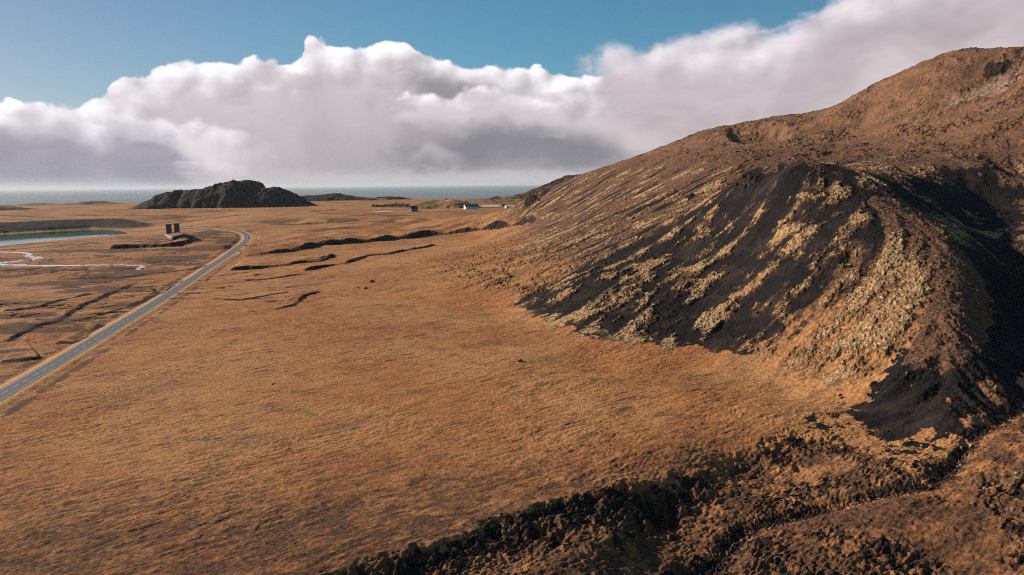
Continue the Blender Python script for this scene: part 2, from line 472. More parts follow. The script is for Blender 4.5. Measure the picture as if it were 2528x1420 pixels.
# ------------------------------------------------------------------ features of the plain, all as world polylines
# (polyline, height of the far side, width of the face, how far back the height dies away)
STEPS = [
    ([(590, 636), (660, 628), (720, 622), (790, 606), (880, 600), (960, 592), (1060, 582), (1160, 571), (1230, 561), (1290, 552), (1340, 546)], 7.5, 4.0, 160),
    ([(560, 668), (640, 664), (690, 660), (740, 652), (790, 648), (830, 634)], 3.4, 3.0, 60),
    ([(740, 672), (800, 660), (860, 650), (910, 632), (960, 628), (1010, 618), (1080, 604)], 2.6, 3.0, 55),
    ([(560, 690), (640, 692), (700, 684), (760, 676)], 1.3, 2.0, 30),
    ([(600, 772), (680, 764), (720, 756), (760, 728), (800, 720)], 1.3, 2.0, 24),
    ([(520, 738), (600, 742), (660, 730), (720, 722)], 0.8, 2.0, 20),
    ([(268, 614), (300, 614), (360, 611), (420, 609), (455, 605), (480, 598)], 6.0, 4.0, 60),
    ([(330, 600), (395, 604)], 0.5, 4.0, 60),
    ([(620, 552), (680, 556), (760, 556), (830, 548)], 2.5, 10.0, 90),
    ([(880, 556), (940, 560), (1020, 556), (1080, 545)], 3.0, 12.0, 90),
    ([(0, 852), (60, 822), (140, 792), (200, 760), (280, 724), (330, 704)], 1.6, 2.4, 40),
    ([(0, 772), (90, 764), (160, 742), (230, 730)], 1.1, 2.2, 35),
    ([(0, 896), (60, 890), (100, 884)], 1.7, 2.0, 30),
    ([(130, 848), (180, 846), (220, 824), (250, 800)], 1.3, 2.2, 30),
    ([(230, 782), (320, 758), (400, 722), (450, 692)], 1.0, 2.2, 30),
    ([(270, 690), (380, 676), (460, 668), (520, 655)], 1.2, 2.4, 36),
    ([(240, 662), (330, 664), (420, 662)], 1.0, 2.4, 30),
    ([(700, 522), (760, 524), (840, 519)], 4.0, 8.0, 120),
]
def base1(x, y):                                   # before the road
    z = base0(x, y)
    jx = 3.0 * fbm(x / 22, y / 22, 3, 21) + 2.2 * fbm(x / 7, y / 7, 3, 27, 0.6)
    soil_shade = np.zeros(np.shape(x))
    for pts, h, w, L in STEPS_W:
        m = (x > pts[:, 0].min() - 4 * L) & (x < pts[:, 0].max() + 4 * L) & (y > pts[:, 1].min() - 60) & (y < pts[:, 1].max() + 4 * L)
        if not m.any(): continue
        d, s, p = polydist(x[m], y[m], pts)
        sd = d * s + jx[m] * min(1.0, w / 3)
        end = sst(0, 0.05, p) * (1 - sst(0.95, 1.0, p))
        amp = end * (0.75 + 0.5 * perlin(x[m] / 30, y[m] / 30, 23))
        z[m] += h * amp * sst(-w, w, sd) * np.exp(-np.maximum(sd, 0) / L)
        soil_shade[m] = np.maximum(soil_shade[m], amp * np.exp(-((sd + 0.3 * w) / (1.1 * w)) ** 2) * (1 if w < 7 else 0.4))  # bare earth on step faces, their shade painted in
    return z, soil_shade
STEPS_W = [(np.array(hits(p)), h, w, L) for p, h, w, L in STEPS]

ROAD_PX = [(-260, 1130), (-100, 1040), (0, 980), (90, 927), (170, 880), (250, 831), (330, 782), (420, 726), (480, 686), (540, 646), (580, 618), (602, 601), (611, 590), (608, 580),
           (592, 573), (565, 569), (530, 565.5), (490, 562), (455, 559.5), (428, 558)]
ROAD0 = np.array(hits(ROAD_PX))
def smooth_line(pts, step):
    pts = np.asarray(pts, float)
    P = np.vstack([2 * pts[0] - pts[1], pts, 2 * pts[-1] - pts[-2]])
    out = []
    for i in range(1, len(P) - 2):
        p0, p1, p2, p3 = P[i - 1:i + 3]
        nn = max(2, int(np.hypot(*(p2 - p1)) / step))
        for t in np.linspace(0, 1, nn, endpoint=False):
            out.append(0.5 * ((2 * p1) + (-p0 + p2) * t + (2 * p0 - 5 * p1 + 4 * p2 - p3) * t * t + (-p0 + 3 * p1 - 3 * p2 + p3) * t ** 3))
    out.append(P[-2])
    return np.array(out)
ROAD = smooth_line(ROAD0, 3.0)
for _ in range(6):
    ROAD[1:-1] = (ROAD[:-2] + 2 * ROAD[1:-1] + ROAD[2:]) / 4
ROAD_C = ROAD[::4]
ROAD_H = 0.45
def road_z(x, y): return ramp(x, y) + 0.9 * perlin(x / 140, y / 140, 11) * sst(150, 420, y) + ROAD_H

# the lake in its old crater: water level and outline
LAKE_Z = -2.0
def onz(px, py, z): return flat(px, py, z)
LAKE = np.array([onz(*p, LAKE_Z) for p in [(-500, 648), (-200, 628), (0, 608), (60, 602), (110, 596), (160, 592), (215, 586), (260, 583), (320, 577), (300, 571), (268, 567), (225, 566), (150, 570), (60, 575), (0, 579), (-200, 592), (-500, 612)]])
BANK0 = np.array([onz(*p, LAKE_Z) for p in [(-500, 611), (-200, 591), (0, 578), (60, 574), (150, 569), (225, 565), (268, 566), (310, 570)]])

BANK = np.vstack([BANK0, [onz(400, 578, LAKE_Z)], [onz(700, 590, LAKE_Z)]])
_bl = np.r_[0, np.cumsum(np.hypot(*np.diff(BANK, axis=0).T))]
BANK_F = _bl[len(BANK0) - 1] / _bl[-1]
def height(x, y, want=False):
    """the ground's height anywhere, with the masks its materials need"""
    x = np.asarray(x, float); y = np.asarray(y, float)
    r = np.hypot(x, y)
    z, soil_shade = base1(x, y)
    hh = hill_h(x, y)
    hm = sst(1.5, 9.0, hh)
    low, face = edge_step(x, y)
    low = np.maximum(low, polymask(x, y, LOW_W, 5.0, 7.0))
    # lake basin
    m = (x < -250) & (y > 500) & (y < 1700)
    bank = np.zeros(x.shape); lake = np.zeros(x.shape)
    if m.any():
        xx, yy = x[m], y[m]
        d, _, _ = polydist(xx, yy, LAKE, True)
        ins = inside(xx, yy, LAKE)
        sd = np.where(ins, -d, d)
        db, sb, pb = polydist(xx, yy, BANK)
        pb = pb / BANK_F
        fw = 8 + 70 * sst(0.72, 1.0, pb)
        farside = sst(-fw, fw, db * sb)               # + = beyond the far shore
        zz = z[m]
        near_t = np.clip(sd / 260, 0, 1)
        znear = LAKE_Z + 0.4 + (zz - LAKE_Z - 0.4) * (near_t * near_t * (3 - 2 * near_t))
        jag = 4 * fbm(xx / 30, yy / 30, 3, 31)
        top = LAKE_Z + 18.0 * (1 - sst(0.74, 0.98, pb))
        tb = np.clip((sd + jag) / 80, 0, 1)
        tc = sst(80, 420, sd)
        zfar = np.minimum(LAKE_Z + 0.4 + (top - LAKE_Z) * tb ** 0.9 * (1 - tc) + tc * (zz - LAKE_Z), np.maximum(zz, top))
        zfar = zfar + (znear - zfar) * sst(0.86, 1.0, pb)
        zz = zfar * farside + znear * (1 - farside)
        zz = np.where(ins, LAKE_Z - np.minimum(4, 0.12 * d) - 0.2, zz)
        z[m] = zz
        bank[m] = farside * sst(100, 66, sd + jag) * (1 - ins) * (1 - 0.6 * sst(0.8, 1.0, pb)) * sst(250, 120, db)
        lake[m] = sst(60, 0, sd) * (1 - farside)
    # road bed
    rd = np.full(x.shape, 99.0)
    m = (x < -60) & (y > 120) & (y < 1500)
    if m.any():
        rdd, _, rp = polydist(x[m], y[m], ROAD_C)
        rd[m] = rdd + 30 * sst(0.955, 1.0, rp)
    bed = sst(17, 6.0, rd)
    # peat cracks on the wet flats either side of the road
    ck, sk = math.cos(R(22)), math.sin(R(22))
    qu, qv = x * ck + y * sk, -x * sk + y * ck
    cr1 = 1 - np.abs(fbm(qu / 95 + 0.3 * fbm(x / 40, y / 40, 2, 160), qv / 26, 4, 161, 0.55)) * 3.0
    wet = sst(330, 430, y) * sst(1050, 930, y) * sst(-110, -190, x + 0.10 * (y - 500)) * (1 - hm) * sst(-0.25, 0.25, fbm(x / 120, y / 70, 3, 162))
    crack = wet * sst(0.80, 0.95, cr1)
    z = z - 1.1 * crack
    soil_shade = np.maximum(soil_shade, 0.9 * crack)
    # local grain: wind laid tussocks
    sp = np.where(r < 640, r * 0.00135, r * 0.0020)
    ca, sa = math.cos(R(35)), math.sin(R(35))
    wx = x + 1.5 * perlin(x / 9, y / 9, 70); wy = y + 1.5 * perlin(x / 9, y / 9, 71)
    u, v = wx * ca + wy * sa, -wx * sa + wy * ca
    def keep(wl): return np.clip(wl / (2.6 * sp), 0, 1)
    g1 = perlin(u / 7.0, v / 2.2, 72) * keep(2.2); g2 = perlin(u / 2.6, v / 0.95, 73) * keep(1.0)
    g3 = perlin(u / 34, v / 9, 74); g4 = perlin(x / 1.2, y / 1.2, 75) * keep(1.2)
    calm = 0.35 + 0.65 * sst(-0.35, 0.45, fbm(x / 60, y / 60, 3, 76))
    # extra roughness close to the hollow
    plain_amt = (1 - hm)
    g5 = perlin(u / 1.5, v / 0.7, 77) * keep(0.8)
    dz = plain_amt * ((0.24 * g1 + 0.14 * g2 + 0.09 * g4 + 0.09 * g5) * calm + 0.24 * g3)
    sd_ = np.full(x.shape, 99.0)
    m = (y < 330) & (x > -60)
    if m.any():
        sd_[m] = polydist(x[m], y[m], STREAM_W)[0]
    # hummocky ground in the hollow and on the edge
    w1, w1b = worley(x / 2.6 + 0.35 * perlin(x / 2, y / 2, 81), y / 2.6 + 0.35 * perlin(x / 2, y / 2, 82), 1)
    w2, w2b = worley(x / 1.15, y / 1.15, 2)
    lump1 = np.clip(1 - w1 / 0.75, 0, 1) ** 0.7; lump2 = np.clip(1 - w2 / 0.75, 0, 1) ** 0.7 * keep(1.3)
    patch = sst(-0.12, 0.28, fbm(x / 22, y / 22, 3, 83))
    rough = np.clip(low * (0.30 + 0.7 * patch) * sst(1.5, 7, sd_) + face * 1.3, 0, 1.4)
    blocks = sst(-0.1, 0.35, fbm(x / 9, y / 9, 3, 84))
    dz = dz + rough * ((0.10 * lump1 + 0.42 * np.clip(w1b - w1, 0, 0.6)) * (0.10 + 1.0 * blocks) * (0.35 + 0.8 * face) + 0.08 * lump2 * blocks + 0.26 * g4 + 0.34 * g2 + 0.22 * g1 + 0.75 * fbm(x / 4.4, y / 4.4, 5, 181, 0.66) + 0.40 * np.clip(1 - 2.5 * np.abs(fbm(u / 7.0, v / 2.6, 4, 182, 0.62)), 0, 1)) + low * 0.30 * g3 + low * 0.9 * fbm(x / 18, y / 18, 3, 85) * sst(1, 8, sd_)
    # pits
    for (pxy, rad, dep) in PITS:
        d = np.hypot(x - pxy[0], (y - pxy[1]) * 0.8) + 0.8 * perlin(x / 3, y / 3, 86)
        dz = dz - dep * sst(rad, rad * 0.35, d)
    # stream cut
    dz = dz - 2.2 * np.exp(-((sd_ + 1.2 * perlin(x / 5, y / 5, 88)) / 3.2) ** 2)
    dz = dz + 0.55 * np.exp(-(sd_ / 4.5) ** 2) * (np.clip(w2b - w2, 0, 0.6) * 1.6 + 0.5 * g4)
    # the hill: streaked ribs, moss lumps, stones
    f = gsample(ST_F, x, y); c = gsample(ST_C, x, y); l = gsample(ST_L, x, y)
    scr = polymask(x, y, SCREE_W, 16.0, 14.0)
    fan = polymask(x, y, FAN_W, 9.0, 16.0)
    tan = polymask(x, y, TAN_W, 10.0, 12.0)
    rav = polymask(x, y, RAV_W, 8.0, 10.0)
    upper = sst(88, 104, hh + ramp(x, y))
    br = fbm(x / 13, y / 13, 4, 90, 0.6)
    br2 = fbm(x / 4.2, y / 4.2, 5, 96, 0.66)
    st = 0.42 * c + 0.36 * f + 0.30 * l
    big = fbm(x / 46, y / 46, 3, 87)
    foot = sst(16, 3, hh)
    bias = -0.40 - 0.06 * scr * (1 - tan) + 0.34 * tan - 0.7 * rav - 0.75 * fan + 0.35 * foot * scr - 0.1 * upper
    moss = sst(-0.95, 0.95, st * (1 - 0.7 * upper) * 0.75 + 1.25 * br + 0.9 * br2 * 0.6 + 1.1 * big + bias)
    hraw = sst(0.4, 7.0, hh)
    hmm = sst(0.22, 0.50, hraw + 0.55 * br + 0.16 * st + 0.30 * br2)
    hmm = np.where(hh < 0.25, 0, hmm) * sst(0.3, 1.4, hh)
    moss = moss * hmm
    w4, w4b = worley(x / 1.5 + 0.4 * br2, y / 1.5, 5)
    clod = np.clip(w4b - w4, 0, 0.6) * keep(1.5)
    rk = np.clip(1 - 2.6 * np.abs(fbm(x / 3.4, y / 3.4, 4, 93, 0.62)), 0, 1) * keep(2.0)
    ribs = np.clip(0.5 * c + 0.5 * f, -2, 2.2) * (0.35 + 0.65 * sst(-0.3, 0.4, fbm(x / 36, y / 36, 2, 89)))
    dz = dz + hm * (1 - 0.6 * upper) * (0.42 * ribs + 0.55 * l * (1 - tan)) + hm * 1.0 * fbm(x / 40, y / 40, 3, 91) + hm * 0.35 * br2
    dz = dz + hm * sst(0.25, 0.65, moss + 0.25 * br2) * (0.05 * lump1 * keep(2.6) + 0.08 * lump2 + 0.28 * clod + 0.70 * rk + 0.20) + hm * 0.30 * fbm(u / 4.0, v / 1.6, 3, 183, 0.6) * keep(1.6)
    dz = dz + hm * (1 - moss) * (0.45 * rk + 0.25 * clod) * (sst(-0.1, 0.5, br) * (1 - fan) + 0.5 * fan) + fan * (0.45 * np.clip(f, -1.5, 1.5) + 0.35 * np.clip(c, -1.5, 1.5))
    stone = sst(0.52, 0.3, w2) * sst(0.15, 0.5, perlin(x / 1.15, y / 1.15, 92)) * keep(1.6)
    dz = dz + hm * (1 - moss) * stone * 0.25
    uprock = upper * sst(-0.08, 0.30, fbm(x / 34, y / 26, 4, 94, 0.6))
    rid = 1 - np.abs(fbm(x / 10, y / 7, 4, 95, 0.6)) * 2.2
    dz = dz + uprock * (2.0 * np.clip(rid, 0, 1)) * keep(4)
    for (pxy, rx, ry, hgt, sd0) in CRAGS:
        d = np.hypot((x - pxy[0]) / rx, (y - pxy[1]) / ry)
        cr = sst(1.15, 0.2, d + 0.35 * fbm(x / 9, y / 9, 3, sd0))
        w3, w3b = worley(x / 4.2, y / 4.2, sd0)
        dz = dz + cr * hgt * (0.35 + 0.9 * np.clip((w3b - w3), 0, 0.8))
        soil_shade = np.maximum(soil_shade, cr)
    # small crater high on the slope
    d = np.hypot((x - BOWL[0]) / 34, (y - BOWL[1]) / 62) + 0.12 * fbm(x / 16, y / 16, 3, 97)
    dz = dz - 9.0 * sst(1.0, 0.45, d) + 1.5 * np.exp(-((d - 1.05) / 0.16) ** 2)
    bowl = sst(1.1, 0.8, d)
    # lake bank roughness
    dz = dz + bank * 1.3 * fbm(x / 16, y / 16, 4, 98, 0.6)
    z = z + dz * (1 - bed) * (1 - sst(0.0, 1, lake) * 0.7)
    z = z * (1 - bed) + bed * (road_z(x, y) - ROAD_H + ROAD_H * sst(9.5, 5.0, rd) - 0.35 * np.exp(-((rd - 9.5) / 2.2) ** 2))
    # coast
    coast = 2640 + 90 * fbm(x / 400, y * 0, 4, 99) + 0.02 * x
    z = z - 130 * sst(0, 70, y - coast)
    if not want: return z
    return z, dict(hm=hm, hmm=hmm, br2=br2, moss=moss, soil_shade=soil_shade, scr=scr, fan=fan, tan=tan, rav=rav, upper=upper, uprock=uprock, low=low, face=face, rough=rough, lump=lump1, patch=patch,
                   bank=bank, lake=lake, rd=rd, sd=sd_, bowl=bowl, stk=c, f=f, br=br, r=r, g1=g1, g3=g3, hh=hh, blocks=blocks)
PITS = []
SCREE_W = np.array(hits([(1235, 752), (1300, 800), (1330, 885), (1450, 935), (1600, 940), (1720, 938), (1830, 895), (1930, 820), (1990, 750), (2060, 650), (2140, 580), (2150, 500), (2120, 445), (2050, 412), (1950, 406), (1880, 416), (1800, 480), (1700, 520), (1560, 600), (1420, 670)]))
FAN_W = np.array(hits([(2240, 850), (2165, 925), (2040, 1030), (2110, 1050), (2180, 1085), (2260, 1115), (2330, 1070), (2450, 1010), (2520, 950), (2500, 880), (2420, 870), (2330, 880)]))
TAN_W = np.array(hits([(1890, 955), (1990, 820), (2080, 715), (2140, 640), (2210, 590), (2270, 650), (2300, 740), (2250, 840), (2160, 900), (2070, 965), (1980, 980)]))
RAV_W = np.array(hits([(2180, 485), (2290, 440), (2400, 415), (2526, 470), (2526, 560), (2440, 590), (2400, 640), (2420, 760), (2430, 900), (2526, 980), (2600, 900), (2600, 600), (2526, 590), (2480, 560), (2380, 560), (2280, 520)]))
LOW_W = np.array(hits([(700, 1600), (850, 1440), (1060, 1360), (1300, 1285), (1560, 1215), (1690, 1175), (1850, 1120), (1960, 1075), (2060, 1075), (2170, 1130), (2260, 1135), (2350, 1100), (2450, 1030), (2528, 985), (2700, 900), (3100, 900), (3400, 1600)], r0=40))
STREAM_W = smooth_line([at_depth(*p)[:2] for p in STREAM_PX], 4.0)
PITS = [(hit(1628, 1268), 7.0, 4.2), (hit(1330, 1320), 3.0, 2.2), (hit(1970, 1160), 1.6, 1.2), (hit(2110, 640), 7.0, 3.0)]
CRAGS = [(hit(1845, 452), 9, 16, 5.0, 120), (hit(1310, 505), 14, 40, 7.0, 121), (hit(1345, 482), 10, 22, 4.0, 122), (hit(1700, 490), 5, 8, 2.0, 123), (hit(1500, 655), 4, 6, 1.2, 124), (hit(2460, 175), 16, 12, 2.2, 125), (hit(2200, 482), 6, 8, 2.5, 126)]
BOWL = hit(1868, 335)
GUL_W = np.array(hits([(2400, 620), (2528, 560), (2700, 600), (2700, 900), (2528, 960), (2460, 1000), (2420, 900), (2400, 800), (2425, 720)]))
DIRT_W = np.array(hits([(2190, 510), (2260, 545), (2330, 600), (2370, 660), (2380, 740), (2350, 810), (2310, 880)]))
PALE_W = hit(2440, 226)

# ------------------------------------------------------------------ materials
def new_mat(name):
    m = bpy.data.materials.new(name); m.use_nodes = True
    nt = m.node_tree; nt.nodes.clear(); k = K(nt)
    out = k.new('ShaderNodeOutputMaterial'); b = k.new('ShaderNodeBsdfPrincipled')
    nt.links.new(b.outputs[0], out.inputs[0])
    return m, k, b
def ground_material():
    m, k, b = new_mat('ground')
    geo = k.new('ShaderNodeNewGeometry'); P = Q(k, geo.outputs['Position'])
    def att(name):
        a = k.new('ShaderNodeAttribute', attribute_name=name)
        s = k.new('ShaderNodeSeparateColor'); k.put(s.inputs[0], Q(k, a.outputs['Color']))
        return [Q(k, s.outputs[i]) for i in range(3)] + [Q(k, a.outputs['Alpha'])]
    scree, moss, soil_shade, pale = att('zone_a')  # the dark masks also carry painted shade
    dirt, olive, bog_dark, verge = att('zone_b')
    n1 = k.noise(P, 0.7, 6, 0.72); n2 = k.noise(P, 0.06, 5, 0.6); n3 = k.noise(P, 2.6, 4, 0.65); n4 = k.noise(P, 0.012, 4, 0.55)
    ca, sa = math.cos(R(35)), math.sin(R(35))
    rot = k.new('ShaderNodeVectorRotate', rotation_type='Z_AXIS'); k.put(rot.inputs['Vector'], P); rot.inputs['Angle'].default_value = R(-35)
    Pf = k.vmul(Q(k, rot.outputs[0]), (0.42, 1.0, 1.0))
    nf = k.noise(Pf, 0.42, 8, 0.74)
    nf2 = k.noise(P, 0.55, 7, 0.72)
    rag = nf * 0.6 + nf2 * 0.4
    def ragged(m, amp=2.6, lo=0.40, hi=0.60):
        """a soft mask broken into ragged pieces by the grain of the ground"""
        return k.sstep(lo, hi, m + (rag - 0.5) * (m * (1.0 - m)) * 4.0 * amp)
    Pw = k.vmul(Q(k, rot.outputs[0]), (0.26, 1.0, 1.0))
    nw = k.noise(Pw, 0.50, 7, 0.70)
    g = k.mix(k.sstep(0.32, 0.66, n1), (0.285, 0.116, 0.039), (0.475, 0.216, 0.080))
    g = k.mix(k.sstep(0.38, 0.62, n2) * 0.8, g, k.mix(k.sstep(0.4, 0.6, n1), (0.25, 0.096, 0.036), (0.40, 0.152, 0.056)))
    g = k.mix(k.sstep(0.42, 0.60, n4) * 0.62, g, k.mix(k.sstep(0.36, 0.62, n1), (0.35, 0.180, 0.073), (0.53, 0.275, 0.112)))
    n5 = k.noise(k.vmul(Q(k, rot.outputs[0]), (0.5, 1.0, 1.0)), 0.026, 5, 0.62)
    g = k.mix(k.sstep(0.54, 0.66, n5) * 0.55, g, k.mix(k.sstep(0.36, 0.62, n1), (0.135, 0.072, 0.034), (0.30, 0.155, 0.070)))
    g = k.mix(k.sstep(0.48, 0.38, nw) * k.lin(0.35, 0.65, n2, 0.40, 0.90), g, (0.072, 0.042, 0.022))
    g = k.mix(k.sstep(0.56, 0.64, nw) * 0.45, g, (0.56, 0.275, 0.125))
    bg_ = ragged(bog_dark, 1.6, 0.25, 0.75)
    g = k.mix(bg_, g, k.mix(k.sstep(0.35, 0.65, n1), (0.055, 0.032, 0.020), (0.185, 0.088, 0.043)))
    g = k.mix(verge, g, (0.55, 0.30, 0.135))
    g = k.mix(olive, g, k.mix(k.sstep(0.3, 0.7, n1), (0.095, 0.070, 0.030), (0.24, 0.155, 0.062)))
    dcol = k.mix(k.sstep(0.36, 0.66, n1), (0.050, 0.028, 0.019), (0.215, 0.112, 0.062))
    geo_z = k.new('ShaderNodeSeparateXYZ'); k.put(geo_z.inputs[0], P)
    dcol = k.mix(k.sstep(85.0, 125.0, Q(k, geo_z.outputs[2])) * k.sstep(0.36, 0.60, n2), dcol, k.mix(k.sstep(0.38, 0.62, nf2), (0.110, 0.056, 0.034), (0.300, 0.155, 0.082)))
    g = k.mix(ragged(dirt, 1.0, 0.2, 0.7), g, dcol)
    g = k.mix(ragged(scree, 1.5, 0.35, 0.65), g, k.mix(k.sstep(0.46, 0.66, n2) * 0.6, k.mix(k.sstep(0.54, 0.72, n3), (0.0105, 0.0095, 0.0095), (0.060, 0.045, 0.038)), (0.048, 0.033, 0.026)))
    tf = ragged(k.m('MULTIPLY', moss, 1.45, clamp=True), 2.6, 0.30, 0.62)
    g = k.mix(tf * 0.6, g, k.mix(k.sstep(0.36, 0.64, n1), (0.070, 0.041, 0.025), (0.200, 0.112, 0.058)))
    mo = ragged(moss, 4.6, 0.46, 0.68)
    g = k.mix(mo, g, k.mix(k.sstep(0.34, 0.66, n1), (0.20, 0.112, 0.050), (0.54, 0.355, 0.185)))
    g = k.mix(mo * k.sstep(0.49, 0.40, nf) * 0.85, g, (0.040, 0.027, 0.019))  # dark earth and painted shade in the gaps between moss tufts
    g = k.mix(mo * k.sstep(0.50, 0.62, n2) * 0.5, g, (0.30, 0.155, 0.066))
    g = k.mix(ragged(soil_shade, 1.4, 0.3, 0.7), g, k.mix(k.sstep(0.35, 0.7, n1), (0.014, 0.011, 0.010), (0.055, 0.034, 0.022)))
    g = k.mix(ragged(pale, 1.2, 0.3, 0.7), g, k.mix(k.sstep(0.3, 0.7, n1), (0.36, 0.27, 0.21), (0.60, 0.51, 0.44)))
    fine = k.noise(P, 1.7, 5, 0.75)
    g = k.mix(1.0, g, k.lin(0.28, 0.72, fine, 0.55, 1.45), 'MULTIPLY')
    k.put(b.inputs['Base Color'], g)
    b.inputs['Roughness'].default_value = 0.95
    b.inputs['Specular IOR Level'].default_value = 0.12
    bump = k.new('ShaderNodeBump'); bump.inputs['Strength'].default_value = 1.0; bump.inputs['Distance'].default_value = 0.62
    k.put(bump.inputs['Height'], n1 * 0.7 + n3 * 0.3 + nw * 0.5 + mo * 0.45 + nf2 * 0.6)
    k.put(b.inputs['Normal'], Q(k, bump.outputs[0]))
    return m
GROUND = ground_material()
def plain_mat(name, a, bcol, scale=2.0, rough=0.85, spec=0.3, metal=0.0, bump=0.0):
    m, k, b = new_mat(name)
    tc = k.new('ShaderNodeTexCoord')
    nz = k.noise(Q(k, tc.outputs['Object']), scale, 5, 0.6)
    k.put(b.inputs['Base Color'], k.mix(k.sstep(0.3, 0.7, nz), a, bcol))
    b.inputs['Roughness'].default_value = rough; b.inputs['Specular IOR Level'].default_value = spec; b.inputs['Metallic'].default_value = metal
    if bump:
        bp = k.new('ShaderNodeBump'); bp.inputs['Distance'].default_value = bump; k.put(bp.inputs['Height'], nz); k.put(b.inputs['Normal'], Q(k, bp.outputs[0]))
    return m

# ------------------------------------------------------------------ object helpers
def link(name, verts, faces, mat, parent=None, smooth=False):
    me = bpy.data.meshes.new(name)
    me.from_pydata([tuple(map(float, v)) for v in verts], [], faces)
    if smooth: me.polygons.foreach_set('use_smooth', [True] * len(me.polygons))
    me.materials.append(mat)
    o = bpy.data.objects.new(name, me); COL.objects.link(o)
    if parent: o.parent = parent
    return o
def grid_object(name, X, Y, Z, mats, keepmask=None):
    """a mesh from a grid of points (rows x columns), numpy speed"""
    nr, nc = X.shape
    idx = np.arange(nr * nc).reshape(nr, nc)
    q = np.stack([idx[:-1, :-1], idx[:-1, 1:], idx[1:, 1:], idx[1:, :-1]], -1).reshape(-1, 4)
    if keepmask is not None: q = q[keepmask.reshape(-1)]
    used, inv = np.unique(q, return_inverse=True)
    q = inv.reshape(-1, 4)
    co = np.stack([X.ravel()[used], Y.ravel()[used], Z.ravel()[used]], -1).astype(F32)
    me = bpy.data.meshes.new(name)
    me.vertices.add(len(co)); me.vertices.foreach_set('co', co.ravel())
    me.loops.add(q.size); me.loops.foreach_set('vertex_index', q.ravel().astype(np.int32))
    me.polygons.add(len(q)); me.polygons.foreach_set('loop_start', np.arange(0, q.size, 4, dtype=np.int32))
    me.polygons.foreach_set('use_smooth', np.ones(len(q), bool))
    for name_, arr in mats[1].items():
        a = me.attributes.new(name_, 'FLOAT_COLOR', 'POINT')
        a.data.foreach_set('color', arr.reshape(-1, 4)[used].astype(F32).ravel())
    me.materials.append(mats[0])
    me.update(calc_edges=True)
    o = bpy.data.objects.new(name, me); COL.objects.link(o)
    return o
def struct(o, label=None, cat=None):
    o['kind'] = 'structure'
    if label: o['label'] = label
    if cat: o['category'] = cat
    return o
def zones(x, y, d):
    """ground cover, and some shade put into its colour (from the ground's own shape and world position)"""
    hm, moss, low, up = d['hmm'], d['moss'], d['low'], d['upper']
    lowmoss = low * d['patch'] * sst(0.25, 0.6, d['lump'])
    scree = hm * sst(4, 34, d['hh'] + 22 * d['scr']) * np.clip(0.20 + 0.62 * d['scr'] + 0.42 * d['scr'] * sst(-0.25, 0.35, -d['br'] - 0.25 * d['stk']) + 0.8 * d['rav'] + 0.45 * sst(0.2, 0.9, -d['stk'] + d['br']), 0, 1) * (1 - 0.7 * up) * (1 - 0.3 * d['tan'])  # rav adds the ravine's shade as dark colour
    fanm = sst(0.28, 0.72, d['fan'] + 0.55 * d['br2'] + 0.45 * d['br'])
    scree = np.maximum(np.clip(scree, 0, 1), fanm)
    soil_shade = np.clip(d['soil_shade'] * 1.15, 0, 1)
    soil_shade = np.maximum(soil_shade, np.clip(low * (0.35 + 0.65 * d['patch']) * sst(-0.05, 0.35, -d['br2'] - 0.5 * d['br']) * 0.95, 0, 1))
    soil_shade = np.maximum(soil_shade, d['face'] * (0.45 + 0.55 * sst(0.2, -0.2, d['br2'])))  # edge face: bare earth with its shade put into the colour
    soil_shade = np.maximum(soil_shade, 0.85 * np.clip(d['bank'], 0, 1))  # dark moss of the lake bank, its shade painted in too
    soil_shade = np.maximum(soil_shade, d['uprock'] * 0.66 * sst(-0.1, 0.2, d['br2']))
    soil_shade = np.maximum(soil_shade, 0.8 * np.exp(-(d['sd'] / 5.0) ** 2) * sst(-0.4, 0.2, d['br2']))
    soil_shade = np.maximum(soil_shade, 0.8 * sst(0.32, 0.5, -d['br2'] * 0.8 - 0.25 * d['br']) * d['tan'])
    pd = np.hypot((x - PALE_W[0]) / 62, (y - PALE_W[1]) / 30) + 0.9 * fbm(x / 14, y / 9, 4, 140, 0.65)
    pale = sst(1.1, 0.2, pd) * 0.42  # white ground, with the steam over it painted pale
    for (pxy, rx, ry) in PALE_SPOTS:
        pd = np.hypot((x - pxy[0]) / rx, (y - pxy[1]) / ry) + 0.35 * fbm(x / 20, y / 20, 3, 141)
        pale = np.maximum(pale, sst(1.0, 0.7, pd))
    dirt = np.zeros(x.shape)
    m = (d['hh'] > 0.2)
    dist, _, pp = polydist(x[m], y[m], DIRT_W)
    path = np.zeros(x.shape); path[m] = sst(12.5, 7, dist + 4 * d['br'][m] + 2 * d['br2'][m])
    dirt = np.maximum(path, hm * up * (0.45 + 0.45 * sst(-0.2, 0.3, d['br'])) * (1 - d['bowl']))
    dirt = np.maximum(dirt, hm * (0.35 * sst(2, 10, d['hh']) + 0.65 * sst(8, 44, d['hh'] + 20 * d['scr'])) * (1 - 0.3 * d['tan']) * (0.62 + 0.38 * sst(-0.3, 0.3, d['br2'])))
    scree = np.maximum(scree * (1 - 0.85 * path), 0.45 * path * sst(-0.2, 0.3, d['br2']))
    gully_shade = sst(0.35, 0.65, polymask(x, y, GUL_W, 6.0, 12.0) + 0.2 * d['br2'])  # shade of the gully's right slope, painted as dark cover
    scree = np.maximum(scree, gully_shade * (1 - path))
    mossv = moss * hm * (0.92 - 0.42 * up) * (1 - 0.8 * path) * np.maximum(0.55 * sst(1.0, 8, d['hh']) + 0.45 * sst(8, 30, d['hh']), np.maximum(d['scr'], d['tan']))
    mossv = np.maximum(mossv, lowmoss * 0.5 * sst(75, 140, x))
    olive = up * hm * sst(0.0, 0.5, fbm(x / 60, y / 60, 3, 145)) * 0.5
